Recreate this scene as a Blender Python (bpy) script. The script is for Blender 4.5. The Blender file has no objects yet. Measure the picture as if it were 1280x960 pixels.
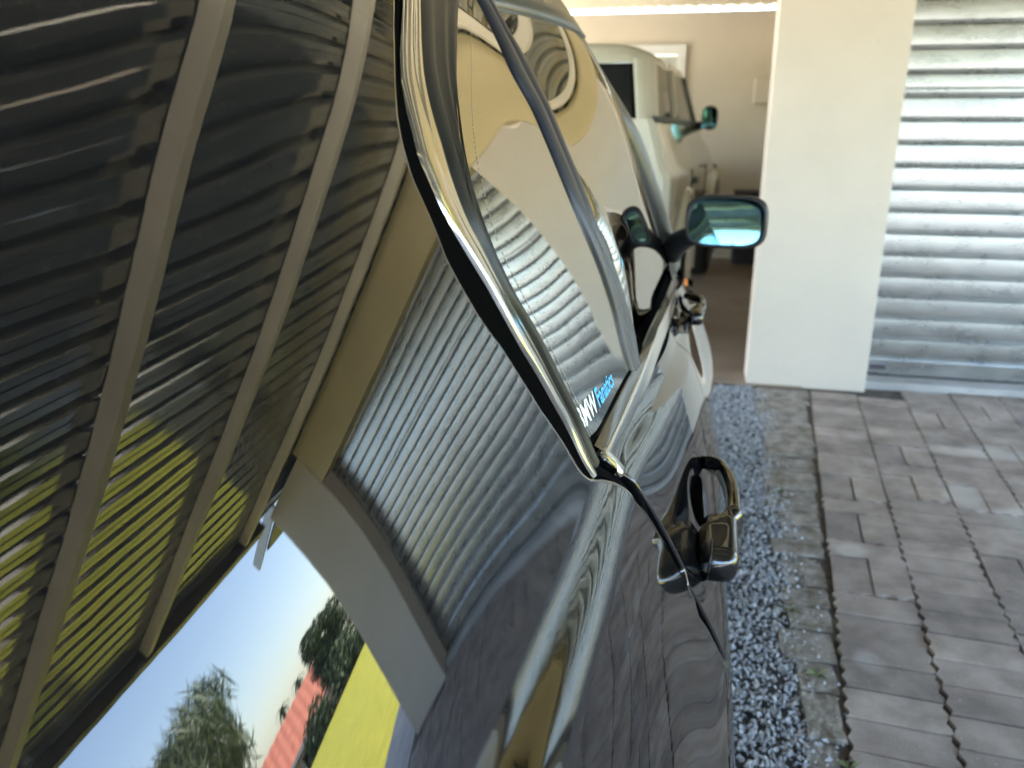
import bpy, bmesh, math, random
import numpy as np
from mathutils import Vector, Matrix, Euler
random.seed(7); RNG = np.random.RandomState(11)
SCN = bpy.context.scene; COL = SCN.collection
R_ = math.radians

# ------------------------------------------------------------------ camera
cam = bpy.data.cameras.new('camera'); camo = bpy.data.objects.new('camera', cam); COL.objects.link(camo)
cam.sensor_width = 36.0; cam.lens = 29.25; cam.clip_start = 0.01; cam.clip_end = 2000
RC = ((0.97569256, 0.21908658, 0.00500944), (0.06842164, -0.28283718, -0.95672442), (-0.20818862, 0.93381165, -0.29095240))
m = Matrix(((RC[0][0], -RC[1][0], -RC[2][0], 0), (RC[0][1], -RC[1][1], -RC[2][1], 0), (RC[0][2], -RC[1][2], -RC[2][2], 1.33), (0, 0, 0, 1)))
camo.matrix_world = m
cam.dof.use_dof = True; cam.dof.focus_distance = 0.85; cam.dof.aperture_fstop = 6.0
SCN.camera = camo

# ------------------------------------------------------------------ light
SUN_EL, SUN_AZ = 56.0, -42.0      # azimuth from +y towards +x (so the sun stands ahead and to the left)
w = bpy.data.worlds.new('World'); SCN.world = w; w.use_nodes = True
wn = w.node_tree.nodes; wl = w.node_tree.links
sky = wn.new('ShaderNodeTexSky'); sky.sky_type = 'NISHITA'; sky.sun_disc = False
sky.sun_elevation = R_(SUN_EL); sky.sun_rotation = R_(SUN_AZ); sky.dust_density = 1.2; sky.air_density = 1.0; sky.ozone_density = .9
bg = wn['Background']; bg.inputs[1].default_value = 0.15; wl.new(sky.outputs[0], bg.inputs[0])
sl = bpy.data.lights.new('sun', 'SUN'); sl.energy = 4.2; sl.angle = R_(0.53); sl.color = (1.0, 0.95, 0.86)
so = bpy.data.objects.new('sun', sl); COL.objects.link(so)
sd = Vector((math.sin(R_(SUN_AZ)) * math.cos(R_(SUN_EL)), math.cos(R_(SUN_AZ)) * math.cos(R_(SUN_EL)), math.sin(R_(SUN_EL))))
so.rotation_euler = sd.to_track_quat('Z', 'Y').to_euler(); so.location = (0, 0, 30)
SCN.view_settings.view_transform = 'Standard'; SCN.view_settings.look = 'None'; SCN.view_settings.exposure = 3.85
SCN.view_settings.gamma = 1.0; SCN.view_settings.use_curve_mapping = False
SCN.cycles.max_bounces = 12; SCN.cycles.diffuse_bounces = 5; SCN.cycles.glossy_bounces = 6; SCN.cycles.transparent_max_bounces = 12
SCN.cycles.sample_clamp_indirect = 12.0; SCN.cycles.use_denoising = True

# ------------------------------------------------------------------ materials
def mat(name, col, rough=.6, metal=0., ior=1.5, coat=0., var=0., vscale=5., bump=0., bscale=80., bdist=.001, col2=None, rvar=0., obj_coords=True, detail=6., lo=.35, hi=.65, sheen=0., stretch=None):
    m = bpy.data.materials.new(name); m.use_nodes = True; nt = m.node_tree; N = nt.nodes; L = nt.links
    p = N['Principled BSDF']; p.inputs['Base Color'].default_value = (*col, 1); p.inputs['Roughness'].default_value = rough
    p.inputs['Metallic'].default_value = metal; p.inputs['IOR'].default_value = ior; p.inputs['Coat Weight'].default_value = coat
    if sheen: p.inputs['Sheen Weight'].default_value = sheen
    geo = N.new('ShaderNodeNewGeometry'); src = geo.outputs['Position']
    if stretch:
        mp = N.new('ShaderNodeMapping'); mp.inputs['Scale'].default_value = stretch; L.new(src, mp.inputs[0]); src = mp.outputs[0]
    if var or col2:
        t = N.new('ShaderNodeTexNoise'); t.inputs['Scale'].default_value = vscale; t.inputs['Detail'].default_value = detail; t.inputs['Roughness'].default_value = .6; L.new(src, t.inputs['Vector'])
        r = N.new('ShaderNodeValToRGB'); r.color_ramp.elements[0].position = lo; r.color_ramp.elements[1].position = hi
        c2 = col2 or tuple(min(1, c * (1 + var)) for c in col); c1 = col if col2 else tuple(c * (1 - var) for c in col)
        r.color_ramp.elements[0].color = (*c1, 1); r.color_ramp.elements[1].color = (*c2, 1)
        L.new(t.outputs['Fac'], r.inputs[0]); L.new(r.outputs[0], p.inputs['Base Color'])
        if rvar:
            q = N.new('ShaderNodeMapRange'); q.inputs['To Min'].default_value = rough - rvar; q.inputs['To Max'].default_value = rough + rvar
            L.new(t.outputs['Fac'], q.inputs[0]); L.new(q.outputs[0], p.inputs['Roughness'])
    if bump:
        t2 = N.new('ShaderNodeTexNoise'); t2.inputs['Scale'].default_value = bscale; t2.inputs['Detail'].default_value = 4; L.new(src, t2.inputs['Vector'])
        b = N.new('ShaderNodeBump'); b.inputs['Strength'].default_value = bump; b.inputs['Distance'].default_value = bdist
        L.new(t2.outputs['Fac'], b.inputs['Height']); L.new(b.outputs[0], p.inputs['Normal'])
    return m
M = {}
M['paint'] = mat('black_paint', (.004, .004, .0045), .015, 0, 1.71, bump=1.0, bscale=20., bdist=.000028)
M['chrome'] = mat('polished_trim', (.70, .685, .63), .13, 1.)
M['rubber'] = mat('black_rubber', (.003, .003, .003), .95, 0, 1.02, bump=.4, bscale=900)
M['seal'] = mat('gloss_seal', (.010, .010, .009), .42, 0, 1.4)
M['pillar_gloss'] = mat('pillar_trim', (.014, .015, .018), .14, 0, 1.9)
M['rail'] = mat('rail_satin', (.055, .053, .048), .28, 0, 1.6)
M['pillar_satin'] = mat('pillar_satin', (.022, .025, .034), .36, 0, 1.45)
M['dark_fill'] = mat('dark_ground_fill', (.045, .045, .045), .9, var=.25, vscale=3, bump=.6, bscale=120)  # for unseen ground, kept dark to tone down what the slats reflect
M['moulding'] = mat('moulding_satin', (.035, .033, .028), .22, 0, 1.7)
M['film'] = mat('film_edge', (.22, .21, .17), .5)
M['black_plastic'] = mat('black_plastic', (.012, .012, .013), .35, bump=.2, bscale=600)
M['tyre'] = mat('tyre_rubber', (.018, .018, .018), .8, var=.3, vscale=30)
M['rim'] = mat('alloy', (.55, .55, .56), .3, .9)
M['seat'] = mat('seat_cloth', (.03, .03, .032), .8, var=.2, vscale=60)
M['beige_paint'] = mat('beige_paint', (.46, .45, .36), .12, 0, 1.5, coat=.6, var=.04)
M['dark_glass'] = mat('dark_glass', (.008, .009, .009), .05, 0, 1.3)
M['wall'] = mat('cream_wall', (.59, .51, .41), .85, var=.05, vscale=1.6, bump=.35, bscale=160, bdist=.0015)
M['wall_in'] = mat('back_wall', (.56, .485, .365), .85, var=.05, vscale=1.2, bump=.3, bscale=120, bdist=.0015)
M['white'] = mat('white_paint', (.66, .64, .58), .5, var=.04, vscale=4)
M['lintel'] = mat('lintel_warm_bounce', (.58, .465, .25), .8, var=.06, vscale=2.5, bump=.3, bscale=140)  # warm ceiling bounce and shade put into a browner base colour
M['purlin'] = mat('purlin_paint', (.78, .68, .50), .65, var=.1, vscale=3, bump=.2, bscale=90)
M['sheet'] = mat('roof_sheet', (.30, .305, .275), .13, .8, col2=(.42, .415, .36), vscale=7, rvar=.04, stretch=(1, .3, 1))
M['gutter'] = mat('gutter_steel', (.10, .09, .10), .3, .6, var=.2)
M['slat'] = mat('galvanised_slat', (.35, .355, .35), .28, 1., col2=(.45, .45, .435), vscale=9, rvar=.05, bump=.10, bscale=40, bdist=.0008, stretch=(.6, 1, 1.6))
M['conc'] = mat('concrete', (.30, .285, .26), .85, col2=(.42, .40, .37), vscale=4, bump=.5, bscale=60, bdist=.003)
M['floor'] = mat('garage_floor', (.20, .145, .10), .7, col2=(.27, .205, .15), vscale=2.5, bump=.3, bscale=50)
M['paver'] = mat('paver', (.205, .160, .128), .9, col2=(.365, .295, .24), vscale=7, bump=1.0, bscale=260, bdist=.004)
M['sand'] = mat('joint_sand', (.075, .06, .045), .95, var=.4, vscale=30, bump=.8, bscale=200, bdist=.004)
M['haunch'] = mat('mossy_concrete', (.13, .105, .07), .94, col2=(.33, .285, .235), vscale=14, bump=1., bscale=70, bdist=.006)
M['gravel'] = mat('gravel', (.24, .235, .23), .88, col2=(.52, .51, .495), vscale=60, detail=2, lo=.38, hi=.7)
M['gravel_base'] = mat('gravel_base', (.09, .09, .092), .9, var=.4, vscale=90)
M['drive'] = mat('pale_driveway', (.46, .43, .38), .85, var=.1, vscale=2)
M['lawn'] = mat('lawn', (.25, .26, .015), .9, col2=(.36, .34, .025), vscale=3, detail=8, bump=1., bscale=60, bdist=.03)
M['earth'] = mat('dry_ground', (.10, .10, .045), .9, col2=(.16, .145, .07), vscale=.4)
M['leaf'] = mat('leaf', (.05, .085, .025), .6, col2=(.09, .13, .04), vscale=6)
M['leaf_dark'] = mat('leaf_dark', (.03, .055, .018), .6, col2=(.055, .085, .03), vscale=3)
M['leaf_pale'] = mat('leaf_pale', (.09, .12, .055), .6, col2=(.14, .17, .085), vscale=6)
M['bark'] = mat('bark', (.11, .08, .055), .9, var=.3, vscale=12, bump=.8, bscale=40, bdist=.01)
M['tile'] = mat('roof_tile', (.34, .10, .06), .8, col2=(.44, .15, .09), vscale=3)
M['orange'] = mat('orange_lens', (.75, .22, .03), .2, 0, 1.5)
M['sticker_w'] = mat('white_vinyl', (.80, .82, .82), .5)
M['sticker_b'] = mat('blue_vinyl', (.07, .45, .80), .5)
M['bin'] = mat('dark_bin', (.03, .028, .04), .5)
M['moss'] = mat('weed', (.10, .11, .04), .8)
# stains on the paving: pale patches and darker damp zones with their own shape
PATCHES = ((1.27, 3.74, .26, .09), (1.06, 3.20, .07, .16), (1.22, 3.02, .12, .17), (.56, 2.68, .07, .06), (.50, 2.06, .05, .07))
def stain(m):
    nt = m.node_tree; N = nt.nodes; L = nt.links; p = N['Principled BSDF']; src = p.inputs['Base Color'].links[0].from_socket
    geo = N.new('ShaderNodeNewGeometry'); t = N.new('ShaderNodeTexNoise'); t.inputs['Scale'].default_value = 6; t.inputs['Detail'].default_value = 8; L.new(geo.outputs['Position'], t.inputs['Vector'])
    prev = None
    for (cx, cy, rx, ry) in PATCHES:      # old cement spills on the bricks
        mp = N.new('ShaderNodeMapping'); mp.inputs['Location'].default_value = (-cx / rx, -cy / ry, 0); mp.inputs['Scale'].default_value = (1 / rx, 1 / ry, 0); L.new(geo.outputs['Position'], mp.inputs[0])
        ln = N.new('ShaderNodeVectorMath'); ln.operation = 'LENGTH'; L.new(mp.outputs[0], ln.inputs[0])
        if prev is None: prev = ln.outputs['Value']
        else:
            mi = N.new('ShaderNodeMath'); mi.operation = 'MINIMUM'; L.new(prev, mi.inputs[0]); L.new(ln.outputs['Value'], mi.inputs[1]); prev = mi.outputs[0]
    ad = N.new('ShaderNodeMath'); ad.operation = 'MULTIPLY_ADD'; ad.inputs[1].default_value = 2.6; L.new(t.outputs['Fac'], ad.inputs[0]); L.new(prev, ad.inputs[2])
    r = N.new('ShaderNodeMapRange'); r.inputs['From Min'].default_value = 2.35; r.inputs['From Max'].default_value = 1.75; r.inputs['To Max'].default_value = .75; L.new(ad.outputs[0], r.inputs[0])
    mx = N.new('ShaderNodeMix'); mx.data_type = 'RGBA'; mx.inputs[7].default_value = (.43, .385, .33, 1); L.new(r.outputs[0], mx.inputs[0]); L.new(src, mx.inputs[6])
    oi = N.new('ShaderNodeObjectInfo'); hv = N.new('ShaderNodeHueSaturation'); mr = N.new('ShaderNodeMapRange'); mr.inputs['To Min'].default_value = .80; mr.inputs['To Max'].default_value = 1.18
    L.new(oi.outputs['Random'], mr.inputs[0]); L.new(mr.outputs[0], hv.inputs['Value']); L.new(mx.outputs[2], hv.inputs['Color']); L.new(hv.outputs[0], p.inputs['Base Color'])
stain(M['paver'])
def flecks(m, scale, r, thr, col, rough):
    # sparse specks (dust, paint spots) with their own shape and colour
    N = m.node_tree.nodes; L = m.node_tree.links; p = N['Principled BSDF']; geo = N.new('ShaderNodeNewGeometry')
    v = N.new('ShaderNodeTexVoronoi'); v.inputs['Scale'].default_value = scale; L.new(geo.outputs['Position'], v.inputs['Vector'])
    lt_ = N.new('ShaderNodeMath'); lt_.operation = 'LESS_THAN'; lt_.inputs[1].default_value = r; L.new(v.outputs['Distance'], lt_.inputs[0])
    sp_ = N.new('ShaderNodeSeparateColor'); L.new(v.outputs['Color'], sp_.inputs[0]); g_ = N.new('ShaderNodeMath'); g_.operation = 'GREATER_THAN'; g_.inputs[1].default_value = thr; L.new(sp_.outputs[0], g_.inputs[0])
    mu = N.new('ShaderNodeMath'); mu.operation = 'MULTIPLY'; L.new(lt_.outputs[0], mu.inputs[0]); L.new(g_.outputs[0], mu.inputs[1])
    mx = N.new('ShaderNodeMix'); mx.data_type = 'RGBA'; L.new(mu.outputs[0], mx.inputs[0]); mx.inputs[7].default_value = (*col, 1)
    if p.inputs['Base Color'].links: L.new(p.inputs['Base Color'].links[0].from_socket, mx.inputs[6])
    else: mx.inputs[6].default_value = p.inputs['Base Color'].default_value
    L.new(mx.outputs[2], p.inputs['Base Color'])
    m2 = N.new('ShaderNodeMix'); m2.data_type = 'FLOAT'; L.new(mu.outputs[0], m2.inputs[0]); m2.inputs[3].default_value = rough
    if p.inputs['Roughness'].links: L.new(p.inputs['Roughness'].links[0].from_socket, m2.inputs[2])
    else: m2.inputs[2].default_value = p.inputs['Roughness'].default_value
    L.new(m2.outputs[0], p.inputs['Roughness'])
    if p.inputs['Metallic'].default_value > .5:
        m3 = N.new('ShaderNodeMix'); m3.data_type = 'FLOAT'; L.new(mu.outputs[0], m3.inputs[0]); m3.inputs[2].default_value = p.inputs['Metallic'].default_value; m3.inputs[3].default_value = 0; L.new(m3.outputs[0], p.inputs['Metallic'])
flecks(M['paint'], 210, .07, .62, (.085, .08, .07), .7)
flecks(M['wall'], 9, .035, .86, (.34, .31, .26), .9)
flecks(M['slat'], 16, .07, .80, (.62, .61, .58), .6)
flecks(M['paver'], 60, .16, .80, (.36, .33, .30), .9)
def glass_mat(name, tint, ior, clear):
    m = bpy.data.materials.new(name); m.use_nodes = True; N = m.node_tree.nodes; L = m.node_tree.links
    N.remove(N['Principled BSDF']); out = N['Material Output']
    fr = N.new('ShaderNodeFresnel'); fr.inputs[0].default_value = ior; tr = N.new('ShaderNodeBsdfTransparent'); tr.inputs[0].default_value = (*[c * clear for c in tint], 1)
    gl = N.new('ShaderNodeBsdfGlossy'); gl.inputs['Roughness'].default_value = .004; gl.inputs['Color'].default_value = (*tint, 1)
    mx = N.new('ShaderNodeMixShader'); L.new(fr.outputs[0], mx.inputs[0]); L.new(tr.outputs[0], mx.inputs[1]); L.new(gl.outputs[0], mx.inputs[2]); L.new(mx.outputs[0], out.inputs[0])
    return m
M['glass'] = glass_mat('tinted_glass', (.57, .56, .53), 1.55, .13)
M['mirror'] = mat('blue_mirror', (.13, .27, .31), .01, 1.)
def lawn_translucent(m):
    N = m.node_tree.nodes; L = m.node_tree.links; p = N['Principled BSDF']; out = N['Material Output']
lawn_translucent(M['lawn'])

# ------------------------------------------------------------------ helpers
def link(name, me, mt, parent=None):
    o = bpy.data.objects.new(name, me); COL.objects.link(o)
    if mt is not None and len(me.materials) == 0: me.materials.append(mt)
    if parent is not None: o.parent = parent
    return o
def tag(o, label=None, cat=None, group=None, kind=None):
    if label: o['label'] = label
    if cat: o['category'] = cat
    if group: o['group'] = group
    if kind: o['kind'] = kind
    return o
def empty(name, loc=(0, 0, 0), rz=0.):
    o = bpy.data.objects.new(name, None); COL.objects.link(o); o.location = loc; o.rotation_euler = (0, 0, rz); o.empty_display_size = .2
    return o
class MB:
    def __init__(s): s.v = []; s.f = []; s.mi = []
    def add(s, vs, fs, k=0):
        n = len(s.v); s.v += [tuple(map(float, v)) for v in vs]; s.f += [tuple(i + n for i in f) for f in fs]; s.mi += [k] * len(fs); return s
    def box(s, x0, x1, y0, y1, z0, z1, k=0):
        return s.add([(x0, y0, z0), (x1, y0, z0), (x1, y1, z0), (x0, y1, z0), (x0, y0, z1), (x1, y0, z1), (x1, y1, z1), (x0, y1, z1)], [(0, 3, 2, 1), (4, 5, 6, 7), (0, 1, 5, 4), (1, 2, 6, 5), (2, 3, 7, 6), (3, 0, 4, 7)], k)
    def grid(s, P, k=0, flip=False, closeu=False):
        P = np.asarray(P); nu, nv = P.shape[:2]; fs = []
        for i in range(nu if closeu else nu - 1):
            a = i * nv; b = ((i + 1) % nu) * nv
            for j in range(nv - 1):
                q = (a + j, b + j, b + j + 1, a + j + 1); fs.append(q[::-1] if flip else q)
        return s.add(P.reshape(-1, 3), fs, k)
    def tube(s, pts, rad, n=8, k=0):
        pts = [Vector(p) for p in pts]; rad = rad if hasattr(rad, '__len__') else [rad] * len(pts); rings = []
        up = Vector((0, 0, 1))
        for i, p in enumerate(pts):
            t = (pts[min(i + 1, len(pts) - 1)] - pts[max(i - 1, 0)]).normalized(); a = t.cross(up if abs(t.z) < .95 else Vector((1, 0, 0))).normalized(); b = t.cross(a)
            rings.append([p + (a * math.cos(2 * math.pi * j / n) + b * math.sin(2 * math.pi * j / n)) * rad[i] for j in range(n)])
        vs = [v for r in rings for v in r]; fs = []
        for i in range(len(pts) - 1):
            for j in range(n): fs.append((i * n + j, i * n + (j + 1) % n, (i + 1) * n + (j + 1) % n, (i + 1) * n + j))
        fs.append(tuple(range(n))[::-1]); fs.append(tuple((len(pts) - 1) * n + j for j in range(n)))
        return s.add(vs, fs, k)
    def lathe(s, prof, n=24, axis='x', c=(0, 0, 0), k=0):
        P = []
        for i in range(n):
            a = 2 * math.pi * i / n; row = []
            for (h, r) in prof:
                u, v = r * math.cos(a), r * math.sin(a)
                row.append((c[0] + h, c[1] + u, c[2] + v) if axis == 'x' else ((c[0] + u, c[1] + h, c[2] + v) if axis == 'y' else (c[0] + u, c[1] + v, c[2] + h)))
            P.append(row)
        return s.grid(P, k, closeu=True)
    def mesh(s, name, smooth=False):
        me = bpy.data.meshes.new(name); me.from_pydata(s.v, [], s.f)
        if smooth: me.polygons.foreach_set('use_smooth', [True] * len(me.polygons))
        if any(s.mi): me.polygons.foreach_set('material_index', s.mi)
        me.update(); return me
    def build(s, name, mt, parent=None, smooth=False):
        me = s.mesh(name, smooth)
        if isinstance(mt, (list, tuple)):
            for q in mt: me.materials.append(q)
            return link(name, me, None, parent)
        return link(name, me, mt, parent)
def bevel(o, wd, seg=2):
    bm = bmesh.new(); bm.from_mesh(o.data); bmesh.ops.bevel(bm, geom=list(bm.edges), offset=wd, segments=seg, affect='EDGES', profile=.6); bm.to_mesh(o.data); bm.free()
    o.data.update(); return o
def fix_normals(o):
    bm = bmesh.new(); bm.from_mesh(o.data); bmesh.ops.recalc_face_normals(bm, faces=bm.faces); bm.to_mesh(o.data); bm.free(); return o
def sm(o):
    o.data.polygons.foreach_set('use_smooth', [True] * len(o.data.polygons)); o.data.update(); return o
def interp_poly(P, n):
    P = np.asarray(P, float); s = np.r_[0, np.cumsum(np.linalg.norm(np.diff(P, axis=0), axis=1))]; s /= s[-1]; t = np.linspace(0, 1, n)
    # monotone-ish cubic through the points (Catmull-Rom on the chord parameter)
    m_ = np.gradient(P, s, axis=0); i = np.clip(np.searchsorted(s, t, side='right') - 1, 0, len(s) - 2); h = (s[i + 1] - s[i])[:, None]; u = ((t - s[i]) / (s[i + 1] - s[i]))[:, None]
    h00 = 2 * u**3 - 3 * u**2 + 1; h10 = u**3 - 2 * u**2 + u; h01 = -2 * u**3 + 3 * u**2; h11 = u**3 - u**2
    return h00 * P[i] + h10 * h * m_[i] + h01 * P[i + 1] + h11 * h * m_[i + 1]
def ribbon(L, Rr, prof, n=90, prof2=None):
    """strip between two polylines with a raised cross profile [(s, height)]"""
    a = interp_poly(L, n); b = interp_poly(Rr, n); w_ = b - a; t = np.gradient((a + b) / 2, axis=0); N = np.cross(t, w_); N /= np.linalg.norm(N, axis=1, keepdims=True)
    sg = np.sign((N * np.array([1., -.2, .3])).sum(1, keepdims=True)); N = N * sg
    t_ = np.linspace(0, 1, n)[:, None]; t_ = t_ * t_ * (3 - 2 * t_)
    return np.stack([a + w_ * s_ + N * (h_ * (1 - t_) + (prof2[k][1] if prof2 else h_) * t_) for k, (s_, h_) in enumerate(prof)], 1)

# ------------------------------------------------------------------ the setting
ZR = 2.456; XR = 3.874; YW = 4.6; XD = 3.257; XP = 3.883; ZL = 2.118; XC0, XC1 = .305, .925
def sheet(name, x0, x1, y0, y1, z, mt, n=1):
    b = MB(); b.add([(x0, y0, z), (x1, y0, z), (x1, y1, z), (x0, y1, z)], [(0, 1, 2, 3)]); return tag(b.build(name, mt), kind='structure')
sheet('ground', -700, 700, -700, 700, -1.4, M['earth'])
tag(MB().box(5.001, 60, -46, -1.002, -1.5, -.035).build('terrace', M['earth']), kind='structure')
tag(MB().box(-60, 4.30, -46, 14, -1.5, -.034).build('terrace', M['earth']), kind='structure')
b = MB(); q = [(4.303, -1.0), (33.7, -1.0), (4.303, 30.5)]; b.add([(x, y, -1.5) for x, y in q] + [(x, y, -.02) for x, y in q], [(3, 4, 5), (2, 1, 0), (0, 1, 4, 3), (1, 2, 5, 4), (2, 0, 3, 5)]); tag(b.build('lawn', M['lawn']), kind='structure')
sheet('added_dark_ground', -14, 5.0, -11.5, -3.2, -.012, M['dark_fill'])  # unseen dark ground added so the roller door slats reflect less brightness
sheet('road', -60, 60., -46, -11.5, -.016, M['drive'])
sheet('added_dark_verge', 5.003, 60., -11.5, -1.003, -.03, M['dark_fill'])  # unseen, added to keep the lawn's yellow out of the slat reflections
sheet('side_yard', -14, -3.3, -3.2, 14, -.030, M['drive'])
sheet('gravel_bed', -3.3, .47, -3.2, 4.55, -.020, M['gravel_base'])
sheet('garage_floor', -3.3, .60, 4.55, 9.5, .0, M['floor'])
b = MB(); b.box(3.95, 4.30, -3.2, 4.4, -.12, .004); b.box(3.95, 5.02, 4.403, 9.5, -.12, .004); tag(b.build('concrete_path', M['conc']), kind='structure')
b = MB(); b.box(XC1 + .003, XD - .003, 4.66, 4.95, -.05, .034); bevel(b.build('door_sill', M['conc']), .006); tag(bpy.data.objects['door_sill'], kind='structure')

# brick paving: stack rows of wavy interlocking pavers, every fifth pair turned
pav = MB().box(.36, 3.96, -3.2, 4.70, -.14, -.009).build('brick_paving', M['sand']); tag(pav, kind='structure')
PW, PH = .236, .1185
def wav(t): return .0046 * (1 if t % .5 < .25 else -1)
def paver_mesh(w_, h_, name):
    g = .0012; pts = []; ts = (.085, .165, .335, .415, .585, .665, .835, .915); hw, hh = w_ / 2 - .0030, h_ / 2 - g
    pts.append((-hw, -hh)); pts.append((hw, -hh))
    for t in ts: pts.append((hw + wav(t), -hh + t * 2 * hh))
    pts.append((hw, hh)); pts.append((-hw, hh))
    for t in ts[::-1]: pts.append((-hw + wav(t), -hh + t * 2 * hh))
    n = len(pts); b = MB(); q = .0022
    vs = [(x, y, -.02) for x, y in pts] + [(x - math.copysign(q, x), y * (1 - q / hh), 0) for x, y in pts]
    fs = [tuple(range(n, 2 * n))] + [(i, (i + 1) % n, (i + 1) % n + n, i + n) for i in range(n)]
    b.add(vs, fs); me = b.mesh(name); me.materials.append(M['paver']); return me
pm = [paver_mesh(PW, PH, 'paver'), paver_mesh(2 * PH, PW / 2 - .001, 'paver_turned')]
cells = []
SK = .080   # the rows run a little to the right of the car
def x_c(c): return .632 + c * PW + SK * 1.5
for c in range(0, 15):
    y = -3.3 + (c % 2) * PH / 2 - c * PW * SK * 0
    while y < (4.42 if x_c(c) < 1.02 or x_c(c) > 3.1 else 4.60):
        x0 = .632 + c * PW
        if RNG.rand() < .13:
            for sgn in (-1, 1): cells.append((x0 + sgn * PW / 4 + SK * (y - 3 + PH), y + PH, 1))
            y += 2 * PH
        else: cells.append((x0 + SK * (y - 3 + PH / 2), y + PH / 2, 0)); y += PH
cells = [q for q in cells if q[0] < 3.84]
def vis(q):
    v = Vector((q[0], q[1], 0)) - Vector((0, 0, 1.33)); d = v.dot(Vector(RC[2])); 
    if d < .2: return -1
    u = 640 + 1040 * v.dot(Vector(RC[0])) / d; t = 480 + 1040 * v.dot(Vector(RC[1])) / d
    return 1000 - d if (-60 < u < 1340 and -60 < t < 1020) else 100 - d
cells.sort(key=lambda q: -vis(q)); rest = MB()
for i, (x, y, k) in enumerate(cells):
    rz = (-math.pi / 2 if k else 0) - math.atan(SK) + RNG.normal(0, .005); zz = RNG.normal(0, .0016); tx, ty = RNG.normal(0, .0028, 2); x += RNG.normal(0, .0012); y += RNG.normal(0, .0012)
    if i < 298:
        o = link('paver', pm[k], None, pav); o.location = (x, y, zz); o.rotation_euler = (tx, ty, rz)
    else:
        mm = Matrix.Translation((x, y, zz)) @ Euler((tx, ty, rz)).to_matrix().to_4x4(); me = pm[k]
        rest.add([mm @ v.co for v in me.vertices], [tuple(p.vertices) for p in me.polygons])
if rest.v: tag(rest.build('pavers', M['paver'], pav), kind='stuff')

# broken mossy concrete edging between gravel and pavers
edge = empty('concrete_edging'); edge.location = (.4, 3, 0); tag(edge, 'broken mossy concrete edging between the grey gravel and the brick paving', 'edging')
y = -1.2
while y < 4.5:
    ln = RNG.uniform(.10, .24); xl = .285 + .065 * (y - 1.2) / 3.3 + RNG.uniform(-.02, .03); xr_ = .508 + SK * (y + .1 - 3) - .006 + RNG.uniform(-.01, .01)
    n = 16; cx, cy = (xl + xr_) / 2, y + ln / 2; pts = []
    for i in range(n):
        a = 2 * math.pi * i / n; ca, sa = math.cos(a), math.sin(a); sq = max(abs(ca), abs(sa)) ** .96
        pts.append((cx + (xr_ - xl) / 2 * ca / sq * RNG.uniform(.93, 1.04), cy + (ln / 2 - .002) * sa / sq * RNG.uniform(.93, 1.02)))
    h = RNG.uniform(-.008, -.001); hh = [h + RNG.normal(0, .0012) for _ in pts]
    bb = MB(); vs = [(px, py, -.09) for px, py in pts] + [(px, py, q - .008) for (px, py), q in zip(pts, hh)] + [(cx + (px - cx) * .95, cy + (py - cy) * .95, q) for (px, py), q in zip(pts, hh)] + [(cx, cy, h + .0006)]
    fs = []
    for i in range(n):
        j = (i + 1) % n; fs += [(i, j, j + n, i + n), (i + n, j + n, j + 2 * n, i + 2 * n), (i + 2 * n, j + 2 * n, 3 * n)]
    bb.add(vs, fs); o = bb.build('slab', M['haunch'], edge); o.data.transform(Matrix.Translation((-.4, -3, 0)))
    y += ln
# gravel stones
b = MB(); ico = [(0, 0, 1), (.9, 0, .35), (.25, .85, .35), (-.75, .5, .3), (-.75, -.5, .35), (.3, -.85, .3), (.0, 0, -.6)]
icf = [(0, 1, 2), (0, 2, 3), (0, 3, 4), (0, 4, 5), (0, 5, 1), (6, 2, 1), (6, 3, 2), (6, 4, 3), (6, 5, 4), (6, 1, 5)]
ny = 28000
for i in range(ny):
    y = (1.0 + 3.55 * RNG.rand() ** 1.15) if i < 21000 else RNG.uniform(-1.2, 1.0); x = RNG.uniform(-.12, .43)
    if x > .30 + .06 * RNG.rand() + .03 * math.sin(y * 5) + .02 * (y - 1.2) and RNG.rand() < .93: continue
    s_ = RNG.uniform(.003, .0085) * (1.3 if RNG.rand() < .1 else 1.); a = RNG.uniform(0, 6.28); ca, sa = math.cos(a), math.sin(a); sx, sy, sz = s_ * RNG.uniform(.7, 1.4), s_ * RNG.uniform(.7, 1.2), s_ * RNG.uniform(.5, 1.)
    tl = RNG.normal(0, .4); vs = []
    for (vx, vy, vz) in ico:
        px, py, pz = vx * sx * RNG.uniform(.8, 1.15), vy * sy, vz * sz + vx * sx * tl
        vs.append((x + px * ca - py * sa, y + px * sa + py * ca, -.014 + RNG.rand() * .010 + pz))
    b.add(vs, icf)
tag(b.build('gravel', M['gravel']), kind='stuff')
# few weeds in the edging
b = MB()
for (wx, wy) in ((.33, 2.25), (.40, 1.62), (.37, 1.95), (.41, 1.45), (.36, 3.1)):
    for i in range(9):
        a = RNG.uniform(0, 6.28); l = RNG.uniform(.012, .045); dx, dy = math.cos(a), math.sin(a); h = RNG.uniform(.004, .018)
        b.add([(wx - dy * .0015, wy + dx * .0015, 0), (wx + dy * .0015, wy - dx * .0015, 0), (wx + dx * l, wy + dy * l, h), (wx + dx * l * .5 , wy + dy * l * .5 + .002, h * 1.3)], [(0, 1, 2), (0, 2, 3)])
tag(b.build('weeds', M['moss']), kind='stuff')

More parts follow.
